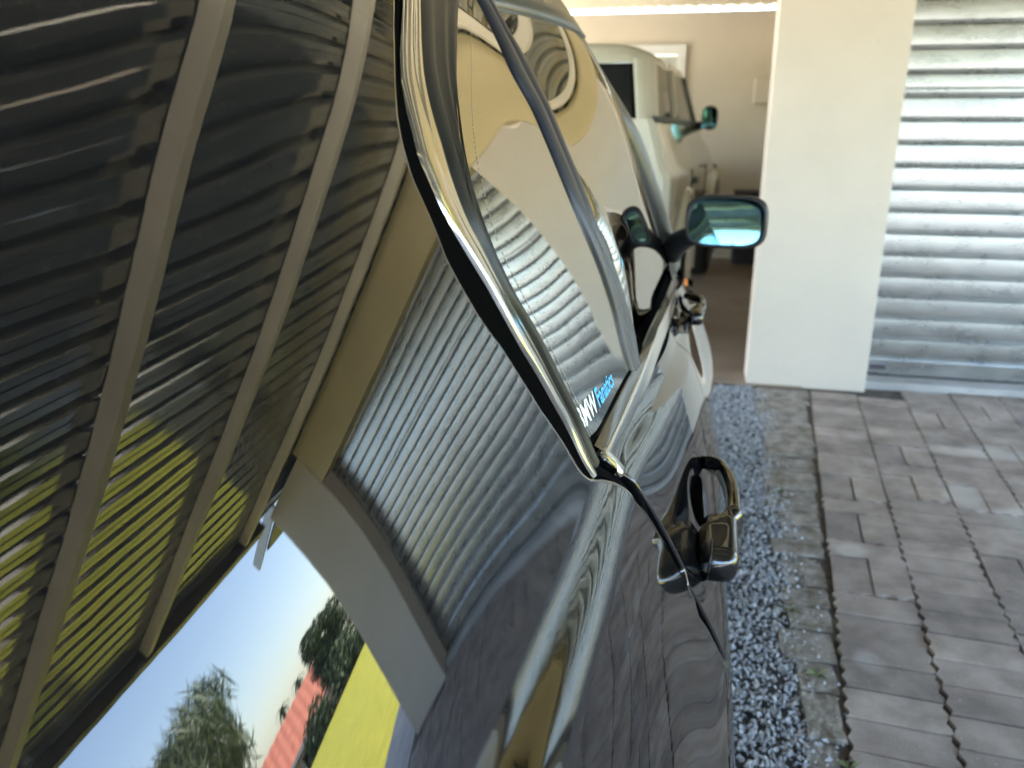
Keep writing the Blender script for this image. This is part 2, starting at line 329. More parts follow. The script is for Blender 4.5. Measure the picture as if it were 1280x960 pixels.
# garage front wall
gw = empty('garage_wall', (.6, YW, 0)); tag(gw, 'cream plastered front wall with a roller door opening between two pillars', 'wall')
def part(name, bld, mt, parent, bev=None):
    o = bld.build(name, mt, parent); o.data.transform(Matrix.Translation(-Vector(parent.location)))
    if bev: bevel(o, bev)
    return o
part('pillar', MB().box(XC0, XC1, YW, YW + .24, -.1, ZL - .002), M['wall'], gw, .006)
part('pillar', MB().box(XD, XP, YW, YW + .24, -.1, ZR + .02), M['wall'], gw, .006)
part('lintel', MB().box(-3.4, XD + .002, YW + .004, YW + .24, ZL, ZR + .09), M['lintel'], gw, .004)
sw = empty('garage_side_wall', (XP, 7.2, 0)); tag(sw, 'cream side wall of the garage running back from the right pillar', 'wall')
part('wall_panel', MB().box(XP - .24, XP, YW + .245, 9.5, -.1, ZR + .05), M['wall'], sw)
pw = empty('partition_wall', (.6, 7.2, 0)); tag(pw, 'cream wall dividing the open carport from the closed garage behind the near pillar', 'wall')
part('wall_panel', MB().box(.66, .90, YW + .245, 9.49, -.1, ZR + .1), M['wall_in'], pw)
bw = empty('back_wall', (-1, 9.5, 0)); tag(bw, 'warm cream rear wall of the carport with a framed window', 'wall')
b = MB(); WX0, WX1, WZ0, WZ1 = -1.35, -.30, 1.30, 2.16
b.box(-3.3, WX0, 9.5, 9.7, -.1, 2.52); b.box(WX1, XP, 9.5, 9.7, -.1, 2.52); b.box(WX0, WX1, 9.5, 9.7, -.1, WZ0); b.box(WX0, WX1, 9.5, 9.7, WZ1, 2.52)
part('wall_panel', b, M['wall_in'], bw)
wf = MB(); f_ = .06
wf.box(WX0 - .03, WX1 + .03, 9.46, 9.53, WZ1 - f_, WZ1 + .04); wf.box(WX0 - .03, WX1 + .03, 9.46, 9.53, WZ0 - .04, WZ0 + f_); wf.box(WX0 - .03, WX0 + f_, 9.462, 9.528, WZ0 + f_, WZ1 - f_); wf.box(WX1 - f_, WX1 + .03, 9.462, 9.528, WZ0 + f_, WZ1 - f_); wf.box(-.86, -.81, 9.464, 9.526, WZ0 + f_, WZ1 - f_)
wfo = part('window_frame', wf, M['white'], bw)
pn = MB().box(WX0 + f_, WX1 - f_, 9.55, 9.556, WZ0 + f_, WZ1 - f_).build('pane', mat('frosted_pane', (.36, .35, .29), .3), wfo); pn.data.transform(Matrix.Translation((1, -9.5, 0)))
db = empty('meter_box', (.555, 9.49, 1.74)); tag(db, 'small cream meter box on the rear wall near the pillar', 'box')
part('box_body', MB().box(.44, .67, 9.42, 9.497, 1.61, 1.87), M['wall_in'], db, .012); part('cover', MB().box(.455, .655, 9.408, 9.421, 1.625, 1.855), M['wall_in'], db, .004)
cr = empty('storage_crate', (.5, 9.2, 0)); tag(cr, 'dark plastic crate on the floor at the foot of the rear wall', 'crate')
b = MB(); b.box(.34, .66, 9.05, 9.40, .0, .70); part('crate_body', b, M['bin'], cr, .02); part('lid', MB().box(.32, .68, 9.03, 9.42, .702, .745), M['bin'], cr, .012)
pl_ = MB().tube([(.11, 9.38, 0), (.105, 9.44, .55), (.10, 9.47, 1.0)], .018).build('upright_pole', M['black_plastic']); tag(pl_, 'thin dark pole leaning on the rear wall beside the crate', 'pole')

# roller door
rd = empty('roller_door', (2.1, YW + .22, 0)); tag(rd, 'galvanised steel roller door of ribbed horizontal slats between the cream pillars', 'roller door')
SP = .1145; prof = [(.0, .0), (.0015, -.005), (.003, -.0075), (.0065, -.0085), (.009, -.006), (.0105, -.001), (.0125, .0012), (.0145, .001), (.0160, -.001), (.0175, -.0045), (.0185, -.0068), (.0200, -.0076), (.0212, -.0079), (.0222, -.0080), (.062, -.00815), (.1080, -.0080), (.1090, -.0079), (.1105, -.0068), (.1125, -.003), (.1145, .0)]
def slat_mesh(double):
    b = MB(); P = []
    pr = prof if not double else prof[:12] + [(.030, -.0073), (.039, -.0074), (.040, -.0073), (.0415, -.004), (.043, -.0005), (.045, -.0005), (.0465, -.004), (.048, -.0073), (.049, -.0074), (.070, -.0078), (.1080, -.00785), (.1090, -.0077), (.1105, -.0068), (.1125, -.003), (.1145, .0)]
    for x in (XC1 + .005, (XC1 + XD) / 2, XD - .005): P.append([(x - 2.1, d, z) for z, d in pr])
    b.grid(P); me = b.mesh('slat'); 
    for p in me.polygons: p.use_smooth = True
    me.materials.append(M['slat']); return me
s0, s1 = slat_mesh(False), slat_mesh(True)
for i in range(19):
    o = link('slat', s1 if i == 12 else s0, None, rd); o.location = (0, RNG.normal(0, .0007), .13 + i * SP); o.rotation_euler = (RNG.normal(0, .007), 0, 0)
part('bottom_bar', MB().box(XC1 + .006, XD - .006, YW + .196, YW + .228, .044, .132), M['slat'], rd, .004)
part('weather_strip', MB().box(XC1 + .006, XD - .006, YW + .205, YW + .222, .0345, .0435), M['black_plastic'], rd)
for x in (XC1 + .004, XD - .030): part('guide_rail', MB().box(x, x + .026, YW + .186, YW + .236, .0345, ZL), M['slat'], rd, .003)
part('side_bolt', MB().box(XC1 + .05, XC1 + .13, YW + .182, YW + .20, .075, .105), M['gutter'], rd, .004)

# carport roof: box rib sheets along the car on cream purlins
rf = empty('carport_roof', (0, 3, ZR)); tag(rf, 'low carport roof of dark ribbed steel sheets on cream cross beams', 'roof')
SY0, SY1, cov = -3.4, 9.72, .686
def sheet_mesh():
    b = MB(); xs = []
    for k in range(5):
        x0 = k * .1372; xs += [(x0, 0), (x0 + .034, .0), (x0 + .039, .004), (x0 + .044, 0), (x0 + .080, .0), (x0 + .096, .034), (x0 + .121, .034)]
    xs += [(.686, 0.), (.686 + .034, 0.)]; P = [[(x, y - 3, z) for x, z in xs] for y in np.linspace(SY0, SY1, 8)]
    b.grid(P); me = b.mesh('roof_sheet'); me.materials.append(M['sheet']); return me
shm = sheet_mesh(); x = XR - cov - .0
for i in range(11):
    o = link('roof_sheet', shm, None, rf); o.location = (x - i * cov, 0, .092 + i * .0008)
for y in (-2.50, -1.39, -.28, .83, 1.946, 3.061, 4.21, 5.3, 6.4, 7.5, 8.6):
    b = MB(); b.box(-3.6, XR - .02, y - .028, y + .028, ZR, ZR + .0905); part('purlin', b, M['purlin'], rf, .004)
b = MB(); gx = XR + .004
P = [[(gx + u, y, ZR + .03 + v) for u, v in ((0, .085), (0, -.03), (.008, -.04), (.10, -.04), (.11, -.03), (.112, .07), (.100, .082), (.100, -.028), (.012, -.028), (.004, .085))] for y in (SY0, 0, 4.50)]
b.grid(P); part('gutter', b, M['gutter'], rf)
for y in (-3.3,):
    part('post', MB().box(XR - .11, XR - .03, y, y + .08, -.05, ZR + .02), M['purlin'], rf); part('post', MB().box(-3.5, -3.42, y, y + .08, -.05, ZR + .02), M['purlin'], rf)
# barge board at the far corner of the garage roof
ev = empty('roof_eave', (4.15, 4.8, 2.4)); tag(ev, 'white barge board with dark soffit sticking out past the far pillar', 'eave')
b = MB(); q = [(3.90, 2.50), (4.50, 2.37), (4.50, 2.47), (3.90, 2.63)]; b.add([(x, 4.74, z) for x, z in q] + [(x, 4.765, z) for x, z in q], [(0, 1, 2, 3), (7, 6, 5, 4), (0, 4, 5, 1), (1, 5, 6, 2), (2, 6, 7, 3), (3, 7, 4, 0)]); part('barge_board', b, M['white'], ev)
b = MB(); q = [(3.885, 2.46), (4.30, 2.385), (4.30, 2.41), (3.885, 2.49)]; b.add([(x, 4.77, z) for x, z in q] + [(x, 5.9, z) for x, z in q], [(0, 1, 2, 3), (7, 6, 5, 4), (0, 4, 5, 1), (1, 5, 6, 2), (2, 6, 7, 3), (3, 7, 4, 0)]); part('soffit', b, M['gutter'], ev)

# ------------------------------------------------------------------ the black car: side surface x = S(y, z), glass surface x = G(y, z)
SC=np.array([[0.056,0.05058,0.04426,0.03703,0.02891,0.01995,0.01028,5e-05,-0.01053,-0.0213,-0.03209,-0.04276,-0.05321,-0.06335,-0.07311,-0.08244,-0.09128],[0.04336,0.04291,0.0412,0.03801,0.03306,0.02606,0.0169,0.00575,-0.00688,-0.02021,-0.03336,-0.0456,-0.05652,-0.06597,-0.07399,-0.08069,-0.08614],[0.02723,0.03075,0.03314,0.03413,0.03322,0.02974,0.02298,0.01256,-0.00122,-0.01697,-0.03229,-0.04518,-0.05535,-0.06291,-0.06803,-0.07095,-0.0718],[0.00926,0.01453,0.01917,0.02303,0.02574,0.02664,0.0247,0.01856,0.00699,-0.00972,-0.02657,-0.03796,-0.04641,-0.05144,-0.05289,-0.05101,-0.04615],[-0.00713,-0.00261,0.00168,0.00567,0.00921,0.01199,0.01362,0.01348,0.01058,0.00316,-0.00808,-0.01949,-0.0283,-0.03048,-0.02711,-0.01989,-0.00976],[-0.01836,-0.01599,-0.01339,-0.01054,-0.00746,-0.00426,-0.00089,0.00291,0.00718,0.00987,0.00526,-0.00378,-0.00486,0.00051,0.00836,0.01766,0.02829],[-0.02232,-0.022,-0.02103,-0.01918,-0.01617,-0.01184,-0.00633,-0.0001,0.00633,0.00983,0.00949,0.00895,0.01359,0.02145,0.03068,0.04074,0.05158],[-0.02042,-0.0211,-0.02153,-0.02162,-0.02103,-0.01926,-0.01576,-0.00992,-0.00097,0.00704,0.01206,0.01519,0.01959,0.02651,0.03536,0.04537,0.05616],[-0.01825,-0.01884,-0.01966,-0.02088,-0.02228,-0.02286,-0.02189,-0.01843,-0.01131,-0.00233,0.00629,0.01373,0.02039,0.02694,0.03378,0.04108,0.04884],[-0.02047,-0.02077,-0.02081,-0.02054,-0.01962,-0.01733,-0.01378,-0.00953,-0.00439,0.00146,0.00749,0.0132,0.01837,0.02304,0.02739,0.03163,0.03588],[-0.02581,-0.0257,-0.02455,-0.02217,-0.01824,-0.01259,-0.00563,0.00106,0.00634,0.01009,0.01269,0.01456,0.01604,0.01736,0.01864,0.01994,0.02128],[-0.02973,-0.02886,-0.02652,-0.02246,-0.01644,-0.00862,0.00018,0.00784,0.01244,0.01419,0.01408,0.01305,0.01177,0.01059,0.00964,0.00893,0.00841],[-0.02977,-0.02815,-0.02531,-0.02105,-0.0153,-0.00859,-0.00191,0.00352,0.00684,0.00806,0.00771,0.00647,0.00488,0.0033,0.00186,0.0006,-0.00049],[-0.02828,-0.02678,-0.02461,-0.02175,-0.01821,-0.01429,-0.01043,-0.00712,-0.00469,-0.00322,-0.0026,-0.00258,-0.00292,-0.00342,-0.00397,-0.0045,-0.00501],[-0.0283,-0.02801,-0.02738,-0.0264,-0.02506,-0.02339,-0.02144,-0.01931,-0.01713,-0.01506,-0.01318,-0.01154,-0.01014,-0.00894,-0.00788,-0.00694,-0.00609],[-0.03006,-0.03115,-0.03199,-0.03255,-0.03276,-0.03246,-0.03146,-0.02968,-0.02723,-0.02436,-0.02134,-0.01833,-0.01542,-0.01265,-0.01002,-0.00754,-0.00517],[-0.03211,-0.03398,-0.03554,-0.03675,-0.03754,-0.03769,-0.03695,-0.03517,-0.03245,-0.02912,-0.02547,-0.0217,-0.0179,-0.01414,-0.01046,-0.00686,-0.00335],[-0.03242,-0.03425,-0.03569,-0.03672,-0.03723,-0.03711,-0.03622,-0.03448,-0.03196,-0.02883,-0.02526,-0.02143,-0.01744,-0.0134,-0.00933,-0.00527,-0.00122],[-0.03006,-0.03124,-0.03209,-0.03255,-0.03257,-0.03209,-0.03105,-0.02943,-0.02726,-0.0246,-0.02153,-0.01815,-0.01454,-0.01077,-0.0069,-0.00295,0.00106],[-0.02517,-0.02549,-0.02554,-0.02532,-0.02482,-0.02401,-0.0229,-0.02146,-0.0197,-0.01764,-0.01527,-0.01263,-0.00975,-0.00665,-0.00338,5e-05,0.0036]])
GC=np.array([[-0.15853,-0.13096,-0.10195,-0.07114,-0.03823,-0.00331,0.03301,0.06983,0.10647],[-0.14011,-0.10649,-0.07386,-0.04192,-0.01046,0.02073,0.0506,0.07751,0.10091],[-0.12271,-0.08065,-0.04352,-0.01122,0.01494,0.03692,0.0553,0.06781,0.07509],[-0.10963,-0.05726,-0.01449,0.01691,0.03372,0.03855,0.04074,0.0403,0.03676],[-0.10661,-0.05117,-0.00772,0.02213,0.03687,0.04008,0.03648,0.02915,0.01701],[-0.10444,-0.04635,0.00213,0.04072,0.06757,0.08059,0.07754,0.06122,0.03406],[-0.09407,-0.03399,0.01694,0.05801,0.08746,0.10308,0.10328,0.08835,0.05926],[-0.07846,-0.02134,0.02639,0.06416,0.09091,0.1055,0.10705,0.09529,0.07036],[-0.06274,-0.01299,0.02744,0.05838,0.0796,0.09077,0.09157,0.0817,0.06096]])
G2C=np.array([[0.02698,0.09243,0.1298,0.13829,0.11694,0.06552,-0.01435,-0.1201,-0.24991],[-0.07962,0.01201,0.07255,0.0983,0.08302,0.02183,-0.07446,-0.19213,-0.32566],[-0.17684,-0.07605,0.00268,0.05418,0.06465,0.0164,-0.05791,-0.13641,-0.21999],[-0.21465,-0.13676,-0.06736,-0.00541,0.04878,0.09398,0.11397,0.09869,0.05],[-0.17132,-0.10397,-0.04237,0.01501,0.06835,0.11461,0.1405,0.14127,0.11844],[-0.11097,-0.04034,0.01417,0.04844,0.06226,0.06372,0.05878,0.04915,0.03403],[-0.13362,-0.09002,-0.05371,-0.02556,-0.00895,-0.00354,-0.00684,-0.01662,-0.03185],[-0.13197,-0.1052,-0.08174,-0.062,-0.04722,-0.03836,-0.03563,-0.03869,-0.04715],[-0.08013,-0.0659,-0.0533,-0.04239,-0.03335,-0.02654,-0.0223,-0.02093,-0.0226]])
KC=[1.00839,-0.0855]
ZP=np.array([0.15,0.3,0.45,0.6,0.75,0.845,0.93,1.0,1.06,1.15,1.25,1.35,1.45,1.6])
XP=np.array([0.0,0.055,0.08,0.087,0.04,0.0,-0.042,-0.082,-0.112,-0.152,-0.2,-0.255,-0.32,-0.44])
CRA,CRW=0.019,0.036
STRIP_L=np.array([[-0.3009,0.8241,1.4579],[-0.2938,0.8038,1.4466],[-0.2765,0.7537,1.4173],[-0.2621,0.7139,1.3908],[-0.25,0.6802,1.3673],[-0.2371,0.6474,1.3414],[-0.2268,0.6279,1.3206],[-0.2149,0.6138,1.2971],[-0.2047,0.6108,1.2775],[-0.1955,0.6074,1.2596],[-0.1835,0.5996,1.2358],[-0.1724,0.6036,1.2137],[-0.1618,0.6106,1.1917],[-0.1495,0.6305,1.1645],[-0.1376,0.6475,1.1357],[-0.1237,0.6724,1.0985],[-0.1102,0.7077,1.0592],[-0.0951,0.7331,1.0186],[-0.0888,0.7551,1.0016]])
CHR_L=np.array([[-0.3061,0.8645,1.4639],[-0.2982,0.8405,1.4517],[-0.2794,0.7805,1.4202],[-0.264,0.7328,1.3923],[-0.2526,0.7032,1.3706],[-0.2421,0.6854,1.3504],[-0.2321,0.6716,1.3309],[-0.2225,0.6593,1.312],[-0.2138,0.6561,1.2952],[-0.2052,0.6531,1.2783],[-0.1964,0.6536,1.2611],[-0.1876,0.658,1.2435],[-0.1793,0.6643,1.2266],[-0.1683,0.6741,1.2033],[-0.1565,0.6836,1.1767],[-0.145,0.6968,1.1484],[-0.134,0.7173,1.1186],[-0.1223,0.7397,1.0845],[-0.1096,0.7632,1.0474],[-0.094,0.7743,1.0079],[-0.0878,0.7815,0.9933]])
CHR_R=np.array([[-0.3116,0.9397,1.475],[-0.3014,0.909,1.4611],[-0.2787,0.8412,1.4269],[-0.2644,0.8003,1.4027],[-0.2474,0.7583,1.3714],[-0.2351,0.738,1.3473],[-0.226,0.7281,1.3288],[-0.2193,0.7217,1.3149],[-0.2119,0.7128,1.2991],[-0.2046,0.7077,1.2834],[-0.1974,0.7039,1.2677],[-0.1891,0.7049,1.2494],[-0.1832,0.7121,1.2363],[-0.1748,0.7162,1.217],[-0.1623,0.7263,1.187],[-0.1513,0.746,1.1588],[-0.1416,0.764,1.1318],[-0.1312,0.7811,1.1007],[-0.1202,0.8028,1.067],[-0.1083,0.8231,1.0321],[-0.1004,0.8283,1.0111],[-0.0893,0.8365,0.984]])
GLS_L=np.array([[-0.3314,1.1505,1.5062],[-0.3195,1.1089,1.4887],[-0.2878,0.9932,1.4436],[-0.2624,0.9019,1.4059],[-0.2476,0.8493,1.3814],[-0.2305,0.7962,1.3487],[-0.2191,0.7651,1.324],[-0.2113,0.7474,1.3055],[-0.2018,0.7338,1.2819],[-0.1936,0.7276,1.2609],[-0.184,0.7267,1.2352],[-0.176,0.7335,1.2144],[-0.1642,0.7485,1.1828],[-0.1532,0.7711,1.1533],[-0.1433,0.7921,1.1247],[-0.133,0.8115,1.0926],[-0.1215,0.8345,1.0568],[-0.1101,0.8525,1.0217],[-0.1034,0.8599,1.0018]])
BP_L=np.array([[-0.3337,1.2357,1.5186],[-0.323,1.2256,1.5046],[-0.2852,1.1807,1.4509],[-0.2533,1.1458,1.4007],[-0.2325,1.1465,1.3676],[-0.209,1.1344,1.3249],[-0.19,1.1258,1.2874],[-0.1719,1.1222,1.2486],[-0.1511,1.1297,1.1999],[-0.1288,1.1521,1.1396],[-0.1117,1.1701,1.0835],[-0.0933,1.1755,1.0183]])
BP_R=np.array([[-0.3338,1.3039,1.5285],[-0.3224,1.2956,1.5141],[-0.287,1.2647,1.466],[-0.2554,1.2567,1.4215],[-0.226,1.2413,1.3728],[-0.2045,1.2263,1.3322],[-0.1864,1.2155,1.2953],[-0.1682,1.2163,1.2567],[-0.149,1.2135,1.2101],[-0.137,1.2195,1.1788],[-0.1196,1.2508,1.1314],[-0.1039,1.2756,1.0786],[-0.0906,1.2913,1.0301],[-0.0829,1.2755,0.9995]])
SEAM=np.array([[-0.0852,0.7803,0.9913],[-0.0769,0.8123,0.9786],[-0.0653,0.8263,0.9692],[-0.0502,0.8272,0.9546],[-0.0395,0.8483,0.9318],[-0.0238,0.8672,0.898],[-0.0062,0.8891,0.8573],[0.0105,0.9088,0.8169],[0.026,0.9272,0.7787],[0.0286,0.9091,0.7723],[0.0423,0.9362,0.7382],[0.0557,0.9534,0.7046],[0.0687,0.9707,0.6686],[0.0758,0.9812,0.6453]])
RAIL_I=np.array([[-0.3448,1.845,1.6074],[-0.3353,1.85,1.5897],[-0.3075,1.88,1.5544],[-0.283,1.9407,1.5004],[-0.2704,1.9809,1.4566],[-0.2399,2.03,1.3996],[-0.2087,2.085,1.3399],[-0.1874,2.1409,1.2866],[-0.1646,2.21,1.2114],[-0.1406,2.3013,1.122],[-0.1192,2.37,1.0476],[-0.0731,2.46,0.9154]])
RAIL_O=np.array([[-0.3546,1.945,1.6222],[-0.3428,1.95,1.6035],[-0.3083,1.9849,1.5617],[-0.2746,2.0407,1.5088],[-0.2482,2.0809,1.4627],[-0.2099,2.13,1.403],[-0.1815,2.1704,1.3575],[-0.1511,2.2341,1.292],[-0.1309,2.287,1.2336],[-0.1029,2.3662,1.1509],[-0.0767,2.456,1.0534],[-0.0524,2.5226,0.9585]])
STICK=np.array([[-0.1101,0.8447,1.0194],[-0.0969,1.0481,1.0138],[-0.1188,0.8334,1.0466],[-0.1036,1.0413,1.0354]])
FILM=np.array([[-0.2961,1.0799,1.4568],[-0.2593,0.9511,1.4008],[-0.2334,0.8546,1.3558],[-0.2184,0.8077,1.3252],[-0.2033,0.7706,1.2898],[-0.1898,0.7531,1.2551],[-0.1762,0.7532,1.2189],[-0.1626,0.7693,1.1828],[-0.1481,0.7947,1.1427],[-0.1327,0.8245,1.0959],[-0.1171,0.8534,1.0466],[-0.1012,0.8777,0.9993]])
M0=np.array([[-0.1017,0.8613,0.9967],[-0.0927,1.0219,0.9976],[-0.0825,1.2573,0.9951],[-0.0777,1.363,0.9981],[-0.0679,1.5612,1.0053],[-0.0573,1.8756,1.0102]])
M1=np.array([[-0.0888,0.8517,0.9921],[-0.0827,1.0533,0.9817],[-0.0723,1.2943,0.9861],[-0.0685,1.4377,0.9879],[-0.0644,1.7513,0.9629],[-0.064,2.4191,0.9041]])
M2=np.array([[-0.078,0.881,0.974],[-0.0715,1.0565,0.9624],[-0.0605,1.2499,0.9587],[-0.0556,1.3816,0.9601],[-0.0507,1.6522,0.9467],[-0.0521,2.3788,0.8795]])
BLK=np.array([[-0.1106,0.858,1.0113],[-0.105,1.0,1.0089],[-0.0977,1.22,0.9989],[-0.0961,1.4,0.9895],[-0.0946,1.78,0.9624],[-0.0848,2.32,0.9494]])
MM0=np.array([[-0.1019,0.863,0.9961],[-0.0926,1.02,0.9982],[-0.0833,1.27,0.9918],[-0.0826,1.45,0.9769],[-0.0792,1.82,0.9515],[-0.0724,2.37,0.9259]])

def _nat(x, y):
    n = len(x); h = np.diff(x); A = np.zeros((n, n)); b = np.zeros(n); A[0, 0] = A[-1, -1] = 1
    for i in range(1, n - 1):
        A[i, i-1] = h[i-1]; A[i, i] = 2 * (h[i-1] + h[i]); A[i, i+1] = h[i]; b[i] = 3 * ((y[i+1] - y[i]) / h[i] - (y[i] - y[i-1]) / h[i-1])
    return np.linalg.solve(A, b)
CP_ = _nat(ZP, XP)
def prof_(z):
    i = np.clip(np.searchsorted(ZP, z) - 1, 0, len(ZP) - 2); h = ZP[i+1] - ZP[i]; t = z - ZP[i]; c = CP_[i]
    d = (CP_[i+1] - c) / (3 * h); b = (XP[i+1] - XP[i]) / h - h * (2 * c + CP_[i+1]) / 3
    return XP[i] + b * t + c * t * t + d * t**3
def bas_(t, lo, hi, n):
    u = np.clip((t - lo) / (hi - lo) * (n - 3), 0, n - 3 - 1e-9); i = np.floor(u).astype(int); f = u - i
    return i, np.stack([(1-f)**3/6, (3*f**3-6*f*f+4)/6, (-3*f**3+3*f*f+3*f+1)/6, f**3/6], -1)
def off_(c, g, y, z):
    iy, wy = bas_(y, g[0], g[1], g[2]); iz, wz = bas_(z, g[3], g[4], g[5]); o = 0
    for a in range(4):
        for b in range(4): o = o + wy[..., a] * wz[..., b] * c[iy + a, iz + b]
    return o
def smooth_(u): u = np.clip(u, 0, 1); return u*u*u*(10-15*u+6*u*u)
GS = (-.3, 2.7, 20, .45, 1.65, 17); GG = (.4, 1.9, 9, .80, 1.65, 9); GG2 = (.8, 2.9, 9, .75, 1.65, 9)
def S(y, z):
    y = np.asarray(y, float); z = np.asarray(z, float); y, z = np.broadcast_arrays(y, z)
    x = prof_(z) + off_(SC, GS, y, z) + CRA * smooth_((KC[0] + KC[1] * (y - .6) - z) / CRW)
    for hy_, hz_, hd_ in ((1.215, .790, .014), (2.46, .842, .006)):
        x = x - hd_ * np.exp(-(((y - hy_) / .075) ** 2) ** 1.5 - (((z - hz_) / .032) ** 2) ** 1.2)
    return x - .14 * np.clip(-.15 - y, 0, 9)**2 - .07 * np.clip(y - 2.5, 0, 9)**2
def G(y, z):
    y = np.asarray(y, float); z = np.asarray(z, float); y, z = np.broadcast_arrays(y, z)
    return prof_(z) + off_(GC, GG, y, z) - .012
def GF(y, z):
    y = np.asarray(y, float); z = np.asarray(z, float); y, z = np.broadcast_arrays(y, z)
    return prof_(z) + off_(G2C, GG2, y, z) - .012
XM = -.80
car = empty('parked_car', (XM, 1.2, 0)); tag(car, 'glossy black saloon car in the foreground with polished window trim and reflections along its side', 'car')
CINV = Matrix.Translation((-XM, -1.2, 0))
def cp(name, b, mt, parent=None, smooth=True, flip=False):
    o = b.build(name, mt, parent or car, smooth); o.data.transform(CINV)
    if flip: o.data.flip_normals(); o.data.update()
    return o
def mir(P): Q = np.array(P, float); Q[..., 0] = 2 * XM - Q[..., 0]; return Q
def at(poly, col, t, by):   # interpolate column col of a polyline against column by
    o = np.argsort(poly[:, by]); return np.interp(t, poly[o, by], poly[o, col])
def smooth_at(poly, col, by):
    o = np.argsort(poly[:, by]); z = poly[o, by]; v = poly[o, col]; return lambda t: np.interp(t, np.linspace(z[0], z[-1], 400), interp_poly(np.c_[z, v], 400)[:, 1]) if False else np.interp(t, z, v)
def arch(y, yc, r=.345, zc=.315): return np.where(np.abs(y - yc) < r, zc + np.sqrt(np.maximum(r * r - (y - yc)**2, 0)), 0.)
YWR, YWF = .33, 3.02
ZT = 1.57
# boundary of the rear quarter panel: pillar strip above, door gap below, as y(z), lightly smoothed
stp = STRIP_L[np.argsort(STRIP_L[:, 2])]; smv = SEAM[np.argsort(SEAM[:, 2])]
zz_ = np.linspace(.22, ZT, 500)
seam_lo = np.array([[.0, .90, .22], [.0, .95, .45], [0, .972, .60]])
smz = np.r_[seam_lo[:, 2], smv[:, 2]]; smy = np.r_[seam_lo[:, 1], smv[:, 1]]
allz = np.r_[smz[smz < .985], stp[stp[:, 2] > .99][:, 2], 1.60]; ally = np.r_[smy[smz < .985], stp[stp[:, 2] > .99][:, 1], 1.05]
yq_raw = np.interp(zz_, allz, ally); kk = np.ones(5) / 5; yq_s = np.convolve(np.pad(yq_raw, 2, 'edge'), kk, 'valid')
def yq(z): return np.interp(z, zz_, yq_s)
nz, ny_ = 300, 230
zv = np.linspace(.22, ZT, nz); yl = np.interp(zv, [.22, 1.03, 1.06, 1.2, 1.4, 1.57], [-1.25, -1.22, -.62, -.35, .0, .3])
uu = np.linspace(0, 1, ny_) ** .85
Y = yl[:, None] + (yq(zv) - yl)[:, None] * uu[None, :]; Z = np.repeat(zv[:, None], ny_, 1)
Z = Z + (np.clip((.72 - zv) / .50, 0, 1) ** 1.5)[:, None] * np.maximum(arch(Y, YWR) - .22, 0)
P = np.stack([S(Y, Z), Y, Z], -1)
E_ = P[:, -1]; hem = [E_ + np.array([-.0006, .0012, 0]), E_ + np.array([-.0022, .0020, 0]), E_ + np.array([-.005, .0022, 0]), E_ + np.array([-.014, .0022, 0])]
P = np.concatenate([P] + [h[:, None] for h in hem], 1)
quarter = cp('rear_quarter_panel', MB().grid(P), M['paint'], flip=False)
cp('rear_quarter_panel', MB().grid(mir(P[::6, ::6]), flip=True), M['paint'])
# belt line (bottom of the glass) as z(y)
def zb(y): return np.interp(y, [.80, M0[0, 1], M0[-1, 1], 3.7], [.9975, .9955, .9275, .80]) - .004
def door_panel(name, y0f, y1f, side=1, nu=130, nv=150, parent=None, top_off=.0):
    v = np.linspace(0, 1, nv); zt = zb(1.6); zr = .24 + v * (zt - .24); ya = y0f(zr); yb = y1f(zr)
    u = np.linspace(0, 1, nu); Yd = ya[:, None] + (yb - ya)[:, None] * u; Zd = .24 + v[:, None] * (zb(Yd) + top_off - .24)
    Zd = Zd + np.clip((.70 - Zd) / .46, 0, 1) ** 1.5 * np.maximum(arch(Yd, YWF) - .24, 0)
    Pd = np.stack([S(Yd, Zd), Yd, Zd], -1)
    a = Pd[:, 0]; b = Pd[:, -1]
    Pd = np.concatenate([(a + np.array([-.014, -.0022, 0]))[:, None], (a + np.array([-.004, -.002, 0]))[:, None], (a + np.array([-.0010, -.0012, 0]))[:, None], Pd, (b + np.array([-.0008, .0006, 0]))[:, None], (b + np.array([-.010, .0008, 0]))[:, None]], 1)
    if side < 0: return cp(name, MB().grid(mir(Pd), flip=True), M['paint'], parent)
    return cp(name, MB().grid(Pd), M['paint'], parent)
GAP = .0075
rear_door = door_panel('rear_door', lambda z: yq(z) + GAP, lambda z: 1.750 + 0 * z)
front_door = door_panel('front_door', lambda z: 1.7525 + 0 * z, lambda z: 2.66 - .05 * (z - .6), nu=130)
front_fender = door_panel('front_wing', lambda z: 2.663 - .05 * (z - .6), lambda z: 3.66 + 0 * z, nu=110)
for nm, a, b in (('rear_door', lambda z: yq(z) + GAP, lambda z: 1.750 + 0 * z), ('front_door', lambda z: 1.7525 + 0 * z, lambda z: 2.52 + 0 * z), ('front_wing', lambda z: 2.524 + 0 * z, lambda z: 3.66 + 0 * z)):
    door_panel(nm, a, b, -1, 24, 24)
# dark rubber behind the door gap
zg = np.linspace(.24, .985, 80); L_ = np.stack([S(yq(zg), zg) - .007, yq(zg) - .004, zg], 1); R2 = L_ + np.array([-.001, GAP + .008, 0])
cp('door_gap_seal', MB().grid(np.stack([L_, R2], 1)), M['rubber'])
